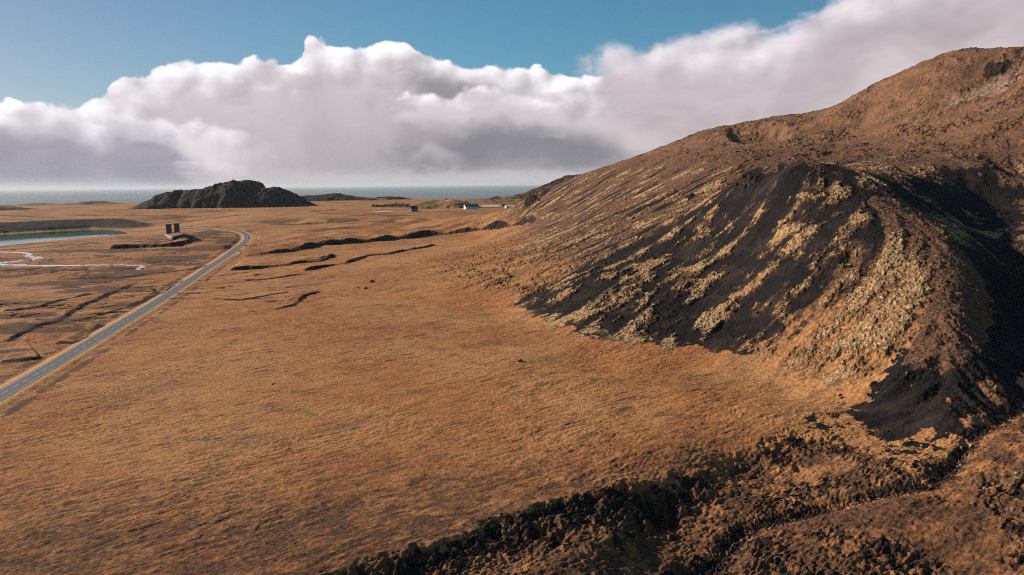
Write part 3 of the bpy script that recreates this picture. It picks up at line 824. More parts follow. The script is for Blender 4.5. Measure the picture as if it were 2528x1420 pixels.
    olive = np.maximum(olive, 0.6 * sst(0.0, 0.5, fbm(x / 180, y / 70, 4, 146)) * sst(900, 1400, y) * (1 - hm))
    i_ = ROAD_MAX
    xr = np.interp(y, ROAD[:i_, 1], ROAD[:i_, 0])
    left = sst(5, 12, d['rd']) * sst(0, 25, xr - x) * (y < 1050)
    bogn = fbm(x / 75 + 0.4, y / 40, 5, 147, 0.62)
    bog_dark = left * sst(-0.10, 0.22, bogn)
    bog_dark = np.maximum(bog_dark, left * 0.5 * sst(-0.2, 0.3, fbm(x / 16, y / 9, 4, 151, 0.6)))
    bog_dark = np.maximum(bog_dark, sst(0.12, 0.5, fbm(x / 34 + 3, y / 20, 4, 148, 0.6)) * (1 - hm) * 0.45)
    bog_dark = np.maximum(bog_dark, 0.75 * (1 - hm) * sst(0.05, 0.4, fbm(x / 160, y / 55, 5, 153, 0.6)) * sst(750, 1100, y))
    near2 = sst(290, 130, y + 0.15 * np.abs(x))
    bog_dark = np.maximum(bog_dark, (1 - hm) * near2 * (0.58 + 0.24 * fbm(x / 9, y / 9, 4, 154, 0.6) + 0.10 * d['g1']))  # grass gets darker towards the near edge
    near = sst(240, 140, y + 0.25 * np.abs(x))
    bog_dark = np.maximum(bog_dark, (1 - hm) * (1 - low) * sst(0.02, 0.5, -d['g1'] * 0.6 - d['g3'] * 0.4 + 0.28 * near) * (0.28 + 0.62 * near))
    bog_dark = np.maximum(bog_dark, 0.85 * np.exp(-((d['rd'] - 12.5) / 3.4) ** 2) * sst(-0.45, 0.15, fbm(x / 12, y / 12, 4, 149, 0.6)))
    bog_dark = np.maximum(bog_dark, low * (0.45 + 0.35 * sst(-0.2, 0.2, d['br'])))
    verge = sst(8.6, 6.2, d['rd'] + 1.5 * perlin(x / 3, y / 3, 152)) * 0.9
    zA = np.stack([scree, mossv, soil_shade, pale], -1); zB = np.stack([dirt, olive, bog_dark, verge], -1)
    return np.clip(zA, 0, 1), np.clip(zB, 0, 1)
PALE_SPOTS = [(hit(1211, 508.5), 30, 62), (hit(1262, 503), 40, 26), (hit(948, 522.5), 24, 34)]
ROAD_MAX = int(np.argmax(ROAD[:, 1] > ROAD[np.argmax(ROAD[:, 1]), 1] * 0.95))

# ------------------------------------------------------------------ the ground sheet (ground and hill share one grid)
def build_terrain():
    a = np.concatenate([np.linspace(-62, -42.2, 80), np.linspace(-42, -4.07, 506), np.linspace(-4, 42, 960), np.linspace(42.2, 62, 80)])
    rr = [60.0]
    while rr[-1] < 2900:
        r = rr[-1]
        rr.append(r * (1 + (0.012 if r < 118 else 0.0015 if r < 620 else 0.0022 if r < 1150 else 0.0042)))
    rr = np.array(rr)
    AA, RR = np.meshgrid(np.radians(a), rr)
    X = RR * np.sin(AA); Y = RR * np.cos(AA)
    xs, ys = X.ravel(), Y.ravel()
    Z, d = height(xs, ys, True)
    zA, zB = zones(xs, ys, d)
    Z = Z.reshape(X.shape)
    hmask = (sst(1.5, 9.0, d['hh']) > 0.35).reshape(X.shape)
    fm = hmask[:-1, :-1]
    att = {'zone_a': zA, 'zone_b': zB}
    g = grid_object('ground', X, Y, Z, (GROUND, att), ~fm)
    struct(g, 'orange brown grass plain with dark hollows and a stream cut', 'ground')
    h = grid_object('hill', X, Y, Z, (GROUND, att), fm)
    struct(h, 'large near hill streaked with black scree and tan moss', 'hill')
    print('terrain', X.shape)
build_terrain()

# far ground behind and beside the camera is out of sight; the sea runs to the horizon
def sea_material():
    m, k, b = new_mat('sea_water')
    geo = k.new('ShaderNodeNewGeometry'); P = Q(k, geo.outputs['Position'])
    n = k.noise(k.vmul(P, (0.15, 1.0, 1)), 0.0011, 4, 0.6)
    k.put(b.inputs['Base Color'], k.mix(k.sstep(0.35, 0.65, n), (0.085, 0.125, 0.14), (0.17, 0.205, 0.22)))
    b.inputs['Roughness'].default_value = 0.5
    b.inputs['Specular IOR Level'].default_value = 0.35
    w = k.noise(P, 0.004, 3, 0.5)
    bp = k.new('ShaderNodeBump'); bp.inputs['Distance'].default_value = 4; bp.inputs['Strength'].default_value = 0.35
    k.put(bp.inputs['Height'], w); k.put(b.inputs['Normal'], Q(k, bp.outputs[0]))
    return m
SEA = sea_material()
v = []; f = []
ang = np.radians(np.linspace(-75, 75, 61)); rads = [2300, 4000, 8000, 16000, 40000, 100000, 200000]
for r in rads:
    for a in ang: v.append((r * math.sin(a), r * math.cos(a), -95))
for i in range(len(rads) - 1):
    for j in range(60):
        f.append((i * 61 + j, i * 61 + j + 1, (i + 1) * 61 + j + 1, (i + 1) * 61 + j))
struct(link('sea', v, f, SEA), 'blue grey sea reaching the horizon', 'sea')

def lake_material():
    m, k, b = new_mat('lake_water')
    b.inputs['Base Color'].default_value = (0.005, 0.13, 0.085, 1); b.inputs['IOR'].default_value = 2.2
    b.inputs['Roughness'].default_value = 0.03
    geo = k.new('ShaderNodeNewGeometry')
    w = k.noise(Q(k, geo.outputs['Position']), 0.6, 3, 0.6)
    bp = k.new('ShaderNodeBump'); bp.inputs['Distance'].default_value = 0.02; bp.inputs['Strength'].default_value = 0.5
    k.put(bp.inputs['Height'], w); k.put(b.inputs['Normal'], Q(k, bp.outputs[0]))
    return m
c = LAKE.mean(0)
ext = [(p + (p - c) / np.hypot(*(p - c)) * 6) for p in LAKE]
struct(link('lake', [(p[0], p[1], LAKE_Z) for p in ext], [tuple(range(len(ext)))], lake_material()), 'green crater lake with pale reflection', 'lake')

# ------------------------------------------------------------------ road
def strip(name, line, w, zfun, mat, parent=None, off=0.0):
    t = np.gradient(line, axis=0); t /= np.hypot(t[:, 0], t[:, 1])[:, None]
    nrm = np.stack([-t[:, 1], t[:, 0]], -1)
    v = []; f = []
    for i, (p, q) in enumerate(zip(line, nrm)):
        z = float(zfun(p[0], p[1]))
        for s in (-1, 1):
            e = p + q * (off + s * w / 2)
            v.append((e[0], e[1], z))
        if i: f.append((2 * i - 2, 2 * i, 2 * i + 1, 2 * i - 1))
    o = link(name, v, f, mat, parent)
    o.data.attributes.new('across', 'FLOAT', 'POINT').data.foreach_set('value', np.tile([-1.0, 1.0], len(v) // 2).astype(F32))
    return o
def asphalt():
    m, k, b = new_mat('asphalt')
    P = Q(k, k.new('ShaderNodeNewGeometry').outputs['Position'])
    at = Q(k, k.new('ShaderNodeAttribute', attribute_name='across').outputs['Fac'])
    n = k.noise(P, 0.35, 6, 0.65); n2 = k.noise(P, 0.05, 4, 0.6)
    c = k.mix(k.sstep(0.35, 0.65, n), (0.058, 0.066, 0.080), (0.105, 0.114, 0.130))
    w = k.m('ABSOLUTE', k.m('ABSOLUTE', at) - 0.50)
    c = k.mix(k.sstep(0.12, 0.30, w) * 0.35, k.mix(0.35, c, (0.060, 0.066, 0.076)), c)
    c = k.mix(k.sstep(0.80, 0.98, k.m('ABSOLUTE', at) + (n - 0.5) * 0.35) * 0.8, c, (0.24, 0.22, 0.19))
    c = k.mix(k.sstep(0.55, 0.70, n2) * 0.4, c, (0.065, 0.070, 0.080))
    k.put(b.inputs['Base Color'], c); b.inputs['Roughness'].default_value = 0.8; b.inputs['Specular IOR Level'].default_value = 0.35
    return m
ASPH = asphalt()
GRAV = plain_mat('gravel', (0.20, 0.17, 0.13), (0.32, 0.26, 0.20), 0.8, 0.95, 0.1)
PAINT = plain_mat('road_paint', (0.62, 0.63, 0.66), (0.78, 0.78, 0.80), 3.0, 0.6, 0.3)
road = strip('road', ROAD, 6.6, lambda x, y: road_z(x, y) + 0.14, ASPH)
struct(road, 'narrow grey asphalt road curving across the plain', 'road')
strip('shoulder', ROAD, 8.4, lambda x, y: road_z(x, y) + 0.09, GRAV, road)
dl = smooth_line(ROAD0, 1.0)
dense = smooth_line(ROAD[::2], 1.0)
vv = []; ff = []
t = np.gradient(dense, axis=0); t /= np.hypot(t[:, 0], t[:, 1])[:, None]
acc = np.r_[0, np.cumsum(np.hypot(*np.diff(dense, axis=0).T))]
for i in range(len(dense) - 1):
    period = 9.0 if acc[i] < 330 else 9.0
    on = (acc[i] % period) < 5.0 or acc[i] > 420
    if not on: continue
    bse = len(vv)
    for p, q in ((dense[i], t[i]), (dense[i + 1], t[i + 1])):
        nn = np.array((-q[1], q[0]))
        for s in (-0.09, 0.09):
            e = p + nn * s
            vv.append((e[0], e[1], float(road_z(*p)) + 0.155))
    ff.append((bse, bse + 2, bse + 3, bse + 1))
link('centre_line', vv, ff, PAINT, road)

# ------------------------------------------------------------------ far hills: each its own mesh on its own grid
def smooth_interp(x, xs, ys):
    return np.interp(x, xs, ys)
def far_hill(label, sil, depth, near, far, step, seed, rough=1.0, name='hill', plateau=0.5, grass=0.5, face_pow=0.7, base_extra=0.0):
    """sil: skyline in photo pixels, stood up at `depth` metres; near/far: how far the foot lies in front and behind"""
    P3 = [at_depth(px, py, depth) for px, py in sil]
    xs = np.array([p[0] for p in P3]); zs = np.array([p[2] for p in P3])
    gxx = np.arange(xs[0] - 10, xs[-1] + 10 + step, step); gyy = np.arange(depth - near - 30, depth + far + 30, step)
    X, Y = np.meshgrid(gxx, gyy)
    ground = und(X, Y)
    wob = 14 * fbm(X / 60, Y / 60, 3, seed)
    prof = np.interp(X + 6 * fbm(X / 25, Y / 25, 3, seed + 3) * rough, xs, zs) - und(X * 0 + X, X * 0 + depth)
    t = np.where(Y < depth, (depth - Y + wob) / near, (Y - depth + wob) / far)
    t = np.clip(t, 0, 1)
    shape = np.clip((1 - t) / (1 - plateau), 0, 1) ** face_pow
    n = fbm(X / 38, Y / 38, 5, seed + 7, 0.58)
    gul = 1 - np.abs(fbm(X / 26, Y / 70, 4, seed + 9, 0.55)) * 2
    Z = ground + np.maximum(prof, 0) * shape * (1 + 0.10 * n) + rough * np.clip(prof, 0, 25) / 25 * (2.2 * n + 2.4 * gul * (shape < 0.97) * shape) - 1.2
    edge = np.minimum(np.minimum(X - gxx[0], gxx[-1] - X) / 12, 1)
    Z = Z - 3 * (1 - np.clip(edge, 0, 1))
    gy_, gx_ = np.gradient(Z, step)
    slope = np.hypot(gx_, gy_)
    so_ = sst(0.28, 0.55, slope + 0.15 * n)
    gr = sst(0.0, 0.5, fbm(X / 45, Y / 45, 3, seed + 11) + (grass - 0.5) * 1.6)
    zero = np.zeros_like(X)
    so_ = so_ * (1 - 0.7 * sst(0.35, 0.05, shape) * gr)
    zA = np.stack([zero, zero, so_ * (1 - 0.5 * gr), zero], -1)
    zA[..., 0] = (1 - gr) * 0.8 * sst(0.1, 0.3, slope)
    zB = np.stack([zero, 0.45 + 0.4 * (1 - gr), zero + (0.25 if rough > 0.6 else 0.85) * (1 - gr), zero], -1)
    o = grid_object(name, X, Y, Z, (GROUND, {'zone_a': zA, 'zone_b': zB}))
    return struct(o, label, 'hill')
far_hill('dark craggy hill rising alone from the plain before the sea',
         [(352, 519), (364, 509), (378, 498), (395, 489), (415, 480), (430, 473), (440, 473), (450, 469), (470, 471), (490, 468), (510, 465), (524, 461), (532, 461), (548, 458), (560, 452), (570, 449), (590, 447),
          (608, 447), (620, 450), (626, 455), (628, 463), (636, 466), (650, 463), (664, 463), (680, 466), (700, 474), (720, 486), (734, 498), (744, 508), (750, 513)], 1860, 105, 170, 1.6, 300, 1.15, plateau=0.42, grass=0.24)
far_hill('low dark hill at the left edge of the plain', [(-160, 520), (-60, 500), (0, 507), (25, 510), (50, 514), (72, 519)], 1750, 50, 80, 3.0, 330, 0.5, plateau=0.3, grass=0.3)
far_hill('low brown mound near the coast on the left', [(40, 506), (66, 502), (90, 501), (120, 504), (190, 500), (215, 497), (240, 496), (262, 500), (290, 503), (330, 505)], 2300, 70, 110, 4.0, 340, 0.3, plateau=0.3, grass=0.5)
far_hill('long low blue brown hill on the coast', [(700, 492), (725, 484), (760, 482), (790, 481), (812, 478), (830, 476), (850, 480), (880, 485), (905, 487), (960, 490)], 2560, 60, 80, 4.0, 350, 0.3, plateau=0.3, grass=0.2)
far_hill('small dark hill on the coast beside the long one', [(905, 490), (930, 486), (955, 484), (985, 485), (1008, 489)], 2600, 40, 60, 4.0, 355, 0.4, plateau=0.3, grass=0.2)
far_hill('far hill with rocky crest behind the near hill', [(1150, 494), (1180, 492), (1215, 488), (1225, 484), (1240, 487), (1275, 482), (1300, 476), (1325, 466), (1345, 458), (1360, 450), (1372, 443), (1395, 438), (1415, 434),
          (1432, 431), (1445, 434), (1500, 428), (1600, 440)], 2050, 260, 250, 3.0, 360, 1.2, plateau=0.2, grass=0.4, face_pow=1.0)
def mound(label, px, py, rx, ry, h, seed, olive=0.6, top=None):
    cx, cy = hit(px, py, height)
    if top: h = at_depth(px, top, cy)[2] - float(und(np.array([cx]), np.array([cy]))[0])
    g = np.linspace(-1.15, 1.15, 90)
    U, V = np.meshgrid(g, g)
    X = cx + U * rx; Y = cy + V * ry
    d = np.hypot(U, V) + 0.10 * fbm(U * 3, V * 3, 3, seed)
    Z = height(X.ravel(), Y.ravel()).reshape(X.shape) + h * np.clip(1 - d * d, -0.08, 1) ** 1 + 0.5 * fbm(X / 9, Y / 9, 3, seed + 1) * (d < 1) - 0.3
    zero = np.zeros_like(X)
    k_ = sst(-0.2, 0.3, fbm(X / 20, Y / 20, 3, seed + 2))
    side = sst(-0.2, 0.3, -np.abs(U - 0.15) + 0.25 + 0.3 * fbm(X / 14, Y / 14, 3, seed + 4)) * (V < 0.2)
    zA = np.stack([zero, zero, (0.25 * k_ + (0.3 if top else 0)) * (1 - side), zero], -1); zB = np.stack([zero, olive * (1 - side) * (0.6 + 0.4 * k_), 0.65 * (1 - side), 0.5 * side], -1)
    o = grid_object('hill', X, Y, Z, (GROUND, {'zone_a': zA, 'zone_b': zB}))
    struct(o, label, 'mound')
    return cx, cy, h
MOUND = mound('small rounded mound carrying the mast behind the houses', 1098, 513, 88, 75, 14.0, 400, 0.95, 492)
mound('low rough mound in front of the blue house', 1000, 545, 45, 50, 3.0, 410, 0.3)
mound('long low rough mound left of the blue house', 760, 545, 90, 60, 4.0, 420, 0.4)

# ------------------------------------------------------------------ helpers for built things
class MB:
    def __init__(self): self.v = []; self.f = []
    def quad(self, *p):
        b = len(self.v); self.v += [tuple(q) for q in p]; self.f.append(tuple(range(b, b + len(p))))
    def box(self, x0, x1, y0, y1, z0, z1):
        b = len(self.v)
        self.v += [(x0, y0, z0), (x1, y0, z0), (x1, y1, z0), (x0, y1, z0), (x0, y0, z1), (x1, y0, z1), (x1, y1, z1), (x0, y1, z1)]
        self.f += [tuple(b + i for i in q) for q in ((3, 2, 1, 0), (4, 5, 6, 7), (0, 1, 5, 4), (1, 2, 6, 5), (2, 3, 7, 6), (3, 0, 4, 7))]
        return self
    def prism(self, pts, y0, y1):
        """outline in x,z pushed from y0 to y1"""
        b = len(self.v); n = len(pts)
        self.v += [(x, y0, z) for x, z in pts] + [(x, y1, z) for x, z in pts]
        self.f += [tuple(b + i for i in range(n)), tuple(b + n + i for i in reversed(range(n)))]
        self.f += [(b + i, b + n + i, b + n + (i + 1) % n, b + (i + 1) % n) for i in range(n)]
        return self
    def tube(self, p, q, r0, r1=None, n=8):
        p, q = Vector(p), Vector(q); r1 = r0 if r1 is None else r1
        d = (q - p).normalized(); a = d.orthogonal().normalized(); c = d.cross(a)
        b = len(self.v)
        for o, r in ((p, r0), (q, r1)):
            for i in range(n):
                t = 2 * math.pi * i / n; self.v.append(tuple(o + a * math.cos(t) * r + c * math.sin(t) * r))
        self.f += [(b + i, b + (i + 1) % n, b + n + (i + 1) % n, b + n + i) for i in range(n)] + [tuple(b + i for i in reversed(range(n))), tuple(b + n + i for i in range(n))]
        return self
    def build(self, name, mat, parent=None, smooth=False):
        return link(name, self.v, self.f, mat, parent, smooth)
def thing(name, label, cat, x, y, z=None, rz=0.0, group=None):
    o = bpy.data.objects.new(name, None); COL.objects.link(o)
    o.empty_display_size = 1
    if z is None: z = float(height(np.array([x]), np.array([y]))[0])
    o.location = (x, y, z); o.rotation_euler = (0, 0, rz)
    o['label'] = label; o['category'] = cat
    if group: o['group'] = group
    return o
def tag(o, label, cat, group=None):
    o['label'] = label; o['category'] = cat
    if group: o['group'] = group
    return o
def hz(x, y): return float(height(np.array([x]), np.array([y]))[0])

WHITE = plain_mat('white_paint', (0.62, 0.60, 0.58), (0.78, 0.76, 0.73), 0.5, 0.8, 0.2)
CONC = plain_mat('weathered_concrete', (0.050, 0.047, 0.045), (0.105, 0.095, 0.088), 0.35, 0.9, 0.2, 0, 0.05)
RUST = plain_mat('rusty_roof_sheet', (0.13, 0.055, 0.035), (0.22, 0.11, 0.07), 0.4, 0.8, 0.2)
DARK = plain_mat('dark_opening', (0.012, 0.011, 0.010), (0.03, 0.025, 0.02), 1.0, 0.9, 0.1)
BROWN = plain_mat('brown_board', (0.16, 0.075, 0.045), (0.24, 0.12, 0.07), 1.0, 0.9, 0.1)
GREY = plain_mat('grey_panel', (0.22, 0.22, 0.23), (0.34, 0.33, 0.33), 0.8, 0.8, 0.2)
NAVY = plain_mat('blue_paint', (0.045, 0.085, 0.17), (0.07, 0.12, 0.22), 0.8, 0.7, 0.3)
BLACKROOF = plain_mat('black_roof', (0.010, 0.012, 0.022), (0.022, 0.024, 0.036), 0.8, 0.7, 0.3)
TEAL = plain_mat('green_roof_sheet', (0.02, 0.17, 0.165), (0.03, 0.22, 0.21), 0.5, 0.6, 0.3)
GLASS = plain_mat('window_glass', (0.02, 0.025, 0.03), (0.04, 0.045, 0.05), 1.0, 0.15, 0.5)
METAL = plain_mat('galvanised_metal', (0.30, 0.31, 0.33), (0.42, 0.42, 0.44), 2.0, 0.5, 0.5, 0.6)
WOOD = plain_mat('trunk_bark', (0.05, 0.035, 0.025), (0.09, 0.065, 0.045), 3.0, 0.95, 0.1)
LEAF = plain_mat('dark_needles', (0.016, 0.030, 0.024), (0.04, 0.058, 0.036), 0.7, 0.9, 0.1)
ROCK = plain_mat('lava_rock', (0.025, 0.021, 0.019), (0.07, 0.055, 0.045), 1.3, 0.95, 0.1, 0, 0.15)

# ------------------------------------------------------------------ derelict farm: long barn and two towers
bx, by = hit(426, 593, height)
bz = hz(bx, by)
s_ = (math.hypot(bx, by)) / 1160.0                        # metres per design metre
bl, bw, eave, apex = 71 * s_, 31 * s_, 4.3 * s_, 7.6 * s_
barn = thing('barn', 'derelict long barn with rusty roof and white pillared side below two towers', 'barn', bx, by, bz - 0.4, math.atan2(0.563, 0.826))
# local x = along the near gable, local y = along the barn's length going back and left
m = MB(); m.prism([(0.3, 0), (bw - 0.3, 0), (bw - 0.3, eave), (bw / 2, apex - 0.4), (0.3, eave)], 0.2, bl - 0.2); m.build('wall', CONC, barn)
rf = MB()
for a, b2 in (((-0.4, eave - 0.15), (bw / 2, apex)), ((bw / 2, apex), (bw + 0.4, eave - 0.15))):
    rf.prism([(a[0], a[1]), (b2[0], b2[1]), (b2[0], b2[1] + 0.3), (a[0], a[1] + 0.3)], -0.4, bl + 0.4)
rf.build('roof', RUST, barn)
tr = MB()
tr.prism([(-0.55, eave - 0.3), (bw / 2, apex + 0.05), (bw / 2, apex + 0.42), (-0.55, eave + 0.12)], bl + 0.42, bl + 0.8)
tr.box(-0.85, -0.42, -0.5, bl + 0.8, eave - 0.45, eave + 0.12)
tr.build('white_trim', WHITE, barn)
np_ = 7
for i in range(np_):
    y = 0.4 + (bl - 1.2) * i / (np_ - 1)
    MB().box(-0.35, 0.29, y, y + 1.8, 0, eave - 0.45).build('pillar', WHITE, barn)
for i in range(np_ - 1):
    y0 = 0.4 + (bl - 1.2) * i / (np_ - 1) + 2.4; y1 = 0.4 + (bl - 1.2) * (i + 1) / (np_ - 1) - 0.5
    MB().box(0.05, 0.26, y0, y1, 0.6, eave - 0.9).build('opening', BROWN, barn)
MB().box(bw * 0.40, bw * 0.58, -0.05, 0.18, 0.3, eave * 0.8).build('door', GREY, barn)
MB().box(bw * 0.72, bw * 0.86, 0.02, 0.19, 1.2, eave * 0.75).build('window', DARK, barn)
MB().box(bw * 0.12, bw * 0.26, 0.02, 0.19, 1.2, eave * 0.75).build('window', DARK, barn)
def tower(px, wpx, ytop, depth_add, label):
    Y = by + depth_add
    p = at_depth(px, 580, Y)
    x = p[0]; w = wpx * Y / FPX
    top = at_depth(px, ytop, Y)[2]
    zb = hz(x, Y) - 0.5; h = top - zb
    t = thing('silo_tower', label, 'tower', x, Y, zb, math.atan2(0.563, 0.826) * 0.35, 'derelict silo towers behind the barn')
    hw = w / 2 * 0.94
    m = MB()
    c = hw * 0.25
    ring = [(-hw + c, -hw), (hw - c, -hw), (hw, -hw + c), (hw, hw - c), (hw - c, hw), (-hw + c, hw), (-hw, hw - c), (-hw, -hw + c)]
    b = len(m.v)
    zs = [0, h * 0.33, h * 0.335, h * 0.66, h * 0.665, h]
    for i, z in enumerate(zs):
        k_ = 1.0 - 0.02 * z / h
        m.v += [(x_ * k_, y_ * k_, z) for x_, y_ in ring]
    for i in range(len(zs) - 1):
        for j in range(8):
            m.f.append((i * 8 + j, i * 8 + (j + 1) % 8, (i + 1) * 8 + (j + 1) % 8, (i + 1) * 8 + j))
    m.f.append(tuple(range((len(zs) - 1) * 8, len(zs) * 8)))
    m.build('shaft', CONC, t)
    rim = MB(); rim.box(-hw - 0.12, hw + 0.12, -hw - 0.12, -hw + 0.25, h - 0.05, h + 0.35); rim.box(-hw - 0.12, hw + 0.12, hw - 0.25, hw + 0.12, h - 0.05, h + 0.35)
    rim.box(-hw - 0.12, -hw + 0.25, -hw + 0.25, hw - 0.25, h - 0.05, h + 0.35); rim.box(hw - 0.25, hw + 0.12, -hw + 0.25, hw - 0.25, h - 0.05, h + 0.35)
    rim.build('rim', CONC, t)
    hatch = MB().box(-0.5, 0.5, -hw - 0.10, -hw + 0.1, h * 0.2, h * 0.2 + 1.2); hatch.build('hatch', DARK, t)
    lad = MB(); lad.box(hw, hw + 0.1, -0.3, -0.2, 0.4, h); lad.box(hw, hw + 0.1, 0.2, 0.3, 0.4, h)
    lad.build('ladder', WHITE, t)
tower(418, 12.0, 554.5, bl * 0.86, 'dark square concrete tower, the left and slightly shorter one behind the barn')
tower(438, 11.6, 552.5, bl * 0.90, 'dark square concrete tower, the right and slightly taller one behind the barn')

# ------------------------------------------------------------------ houses
def gable_house(name, label, px0, px1, py_base, eave_px, apex_px, gable_px, mats, rot, extras):
    """px0..px1: extent in photo pixels on the ground line; gable_px: width of its gable end"""
    x0, y0 = hit((px0 + px1) / 2, py_base, height)
    sc = y0 / FPX
    return x0, y0, sc
# blue house: gable to the lower left, black roof
x0, y0 = hit(1016, 523, height); sc = y0 / FPX
h = thing('house', 'small dark blue house with steep black roof on the plain', 'house', x0, y0, None, R(-6))
W_, L_, E_, A_ = 12.5 * sc, 19 * sc, 7.2 * sc, 13.5 * sc     # gable width, visible length, eave, apex
h.location.z -= 0.2
g = MB(); g.prism([(0, 0), (W_, 0), (W_, E_), (W_ / 2, A_ - 0.25), (0, E_)], 0, 9); 
# the long side runs to the right: build it turned a little so that gable and long side both show
h.rotation_euler = (0, 0, R(-38))
g = MB(); LW, LL = 9.0, 15.0
g.prism([(0, 0), (LW, 0), (LW, E_), (LW / 2, A_ - 0.25), (0, E_)], 0, LL)
def turned(mb):                                             # gable faces -x, length along +x
    mb.v = [(y, LW - x if False else -x + LW, z) for x, y, z in mb.v]; mb.f = [f[::-1] for f in mb.f]; return mb
def rot_gable(mb, LW):
    mb.v = [(y, LW - x, z) for x, y, z in mb.v]; return mb
h.rotation_euler = (0, 0, R(8))
def house_body(root, LW, LL, E_, A_, wallm, roofm, trim, n_win, winm, chim=0, gable_win=1, over=0.4, tr=0.25):
    rot_gable(MB().prism([(0, 0), (LW, 0), (LW, E_), (LW / 2, A_ - 0.22), (0, E_)], 0, LL), LW).build('wall', wallm, root)
    r = MB()
    sl = (A_ - E_) / (LW / 2)
    r.prism([(-over, E_ - sl * over), (LW / 2, A_), (LW / 2, A_ + 0.25), (-over, E_ - sl * over + 0.25)], -over, LL + over)
    r.prism([(LW / 2, A_), (LW + over, E_ - sl * over), (LW + over, E_ - sl * over + 0.25), (LW / 2, A_ + 0.25)], -over, LL + over)
    rf = rot_gable(r, LW).build('roof', roofm, root)
    for i in range(chim):
        cx = LL * (0.12 + 0.42 * i)
        MB().box(cx - 0.4, cx + 0.4, LW / 2 - 0.4, LW / 2 + 0.4, A_ - 0.3, A_ + 1.3).build('chimney', WHITE, rf)
    if trim:
        t = MB()
        t.prism([(-over - 0.02, E_ - sl * over - 0.2), (LW / 2, A_ - 0.2), (LW / 2, A_ + 0.28), (-over - 0.02, E_ - sl * over + 0.28)], -over - tr, -over - 0.02)
        t.prism([(LW / 2, A_ - 0.2), (LW + over + 0.02, E_ - sl * over - 0.2), (LW + over + 0.02, E_ - sl * over + 0.28), (LW / 2, A_ + 0.28)], -over - tr, -over - 0.02)
        rot_gable(t, LW).build('barge_board', trim, root)
    for i in range(n_win):
        x = LL * (i + 0.6) / (n_win + 0.2)
        f = MB().box(x - 0.75, x + 0.75, -0.10, 0.05, E_ * 0.35, E_ * 0.80).build('window', WHITE, root)
        MB().box(x - 0.55, x + 0.55, -0.14, -0.101, E_ * 0.40, E_ * 0.75).build('pane', winm, f)
    for i in range(gable_win):
        yy = LW * (i + 1) / (gable_win + 1)
        f = MB().box(-0.10, 0.05, yy - 0.7, yy + 0.7, E_ * 0.35, E_ * 0.85).build('window', WHITE, root)
        MB().box(-0.14, -0.101, yy - 0.5, yy + 0.5, E_ * 0.40, E_ * 0.80).build('pane', winm, f)
house_body(h, 9.0, 14.0, 7.0 * sc, 14.0 * sc, NAVY, BLACKROOF, NAVY, 2, GLASS, 0, 1)
h.rotation_euler = (0, 0, R(34))
# house with the green roof
x0, y0 = hit(1150, 517, height); sc = y0 / FPX
h = thing('house', 'long white house with teal green roof and white gable', 'house', x0, y0, None, R(24))
h.location.z -= 0.2
house_body(h, 13.5, 30.0, 6.2 * sc, 12.6 * sc, WHITE, TEAL, WHITE, 6, GLASS, 2, 0, 0.5, 0.5)
# low white shed behind, partly hidden by the near hill
x0, y0 = hit(1250, 514.5, height); sc = y0 / FPX
h = thing('shed', 'low long white shed with pale roof at the foot of the near hill', 'shed', x0, y0, None, R(15))
h.location.z -= 0.2
house_body(h, 9.0, 46 * sc, 4.6 * sc, 7.2 * sc, WHITE, plain_mat('pale_roof', (0.5, 0.46, 0.43), (0.62, 0.57, 0.53), 0.5), WHITE, 0, GLASS, 0, 0, 0.3, 0.3)
MB().box(3.0, 36 * sc, -0.12, -0.02, 0.4, 3.6 * sc).build('dark_front', DARK, h)
for i in range(5):
    MB().box(5 + i * 5.5, 5.3 + i * 5.5, -0.2, -0.121, 0.3, 3.7 * sc).build('post', WHITE, h)
x0, y0 = hit(1240, 509.5, height)
h = thing('shed', 'small dark shed between the pale yard and the long white shed', 'shed', x0, y0, None, R(20))
house_body(h, 6.0, 9.0, 2.6, 4.4, BROWN, BLACKROOF, None, 0, GLASS, 0, 0, 0.3)
MB().box(2.0, 4.2, -0.08, 0.05, 0, 2.3).build('door', DARK, h)
# tiny white hut on the lake's far rim
x0, y0 = hit(180, 549, height)
h = thing('hut', 'tiny white hut on the rim above the lake', 'hut', x0, y0, None, R(10))
house_body(h, 2.6, 3.0, 2.2, 3.2, WHITE, WHITE, None, 0, GLASS, 0, 0, 0.15)
MB().box(1.0, 1.9, -0.06, 0.05, 0, 1.9).build('door', DARK, h)

# ------------------------------------------------------------------ mast on the mound
mx, my = hit(1103, 494, lambda x, y: np.maximum(height(x, y), und(x, y) + MOUND[2] * np.clip(1 - ((x - MOUND[0]) / 88) ** 2 - ((y - MOUND[1]) / 75) ** 2, 0, 1) - 0.3))
mz = float(und(np.array([mx]), np.array([my]))[0] + MOUND[2] * max(0, 1 - ((mx - MOUND[0]) / 88) ** 2 - ((my - MOUND[1]) / 75) ** 2)) - 0.6
mt = thing('radio_mast', 'thin grey radio mast on the mound behind the houses', 'mast', mx, my, mz)
hm_ = 23 * my / FPX
pl = MB(); r_ = 0.5
for a in (0, 2.1, 4.2): pl.tube((r_ * math.cos(a), r_ * math.sin(a), 0), (0.35 * math.cos(a), 0.35 * math.sin(a), hm_), 0.13, 0.11, 6)
pl.build('pole', METAL, mt)
br_ = MB()
for i in range(int(hm_)):
    for a in (0, 2.1, 4.2): br_.tube((r_ * math.cos(a), r_ * math.sin(a), i), (r_ * math.cos(a + 2.1), r_ * math.sin(a + 2.1), i + 1), 0.06, n=4)
br_.build('bracing', METAL, mt)
MB().tube((0, 0, hm_), (0, 0, hm_ + 2.0), 0.04, 0.02, 6).build('antenna', METAL, mt)
ht = thing('hut', 'small dark equipment hut at the foot of the mast', 'hut', mx - 2.8, my - 0.5, mz)
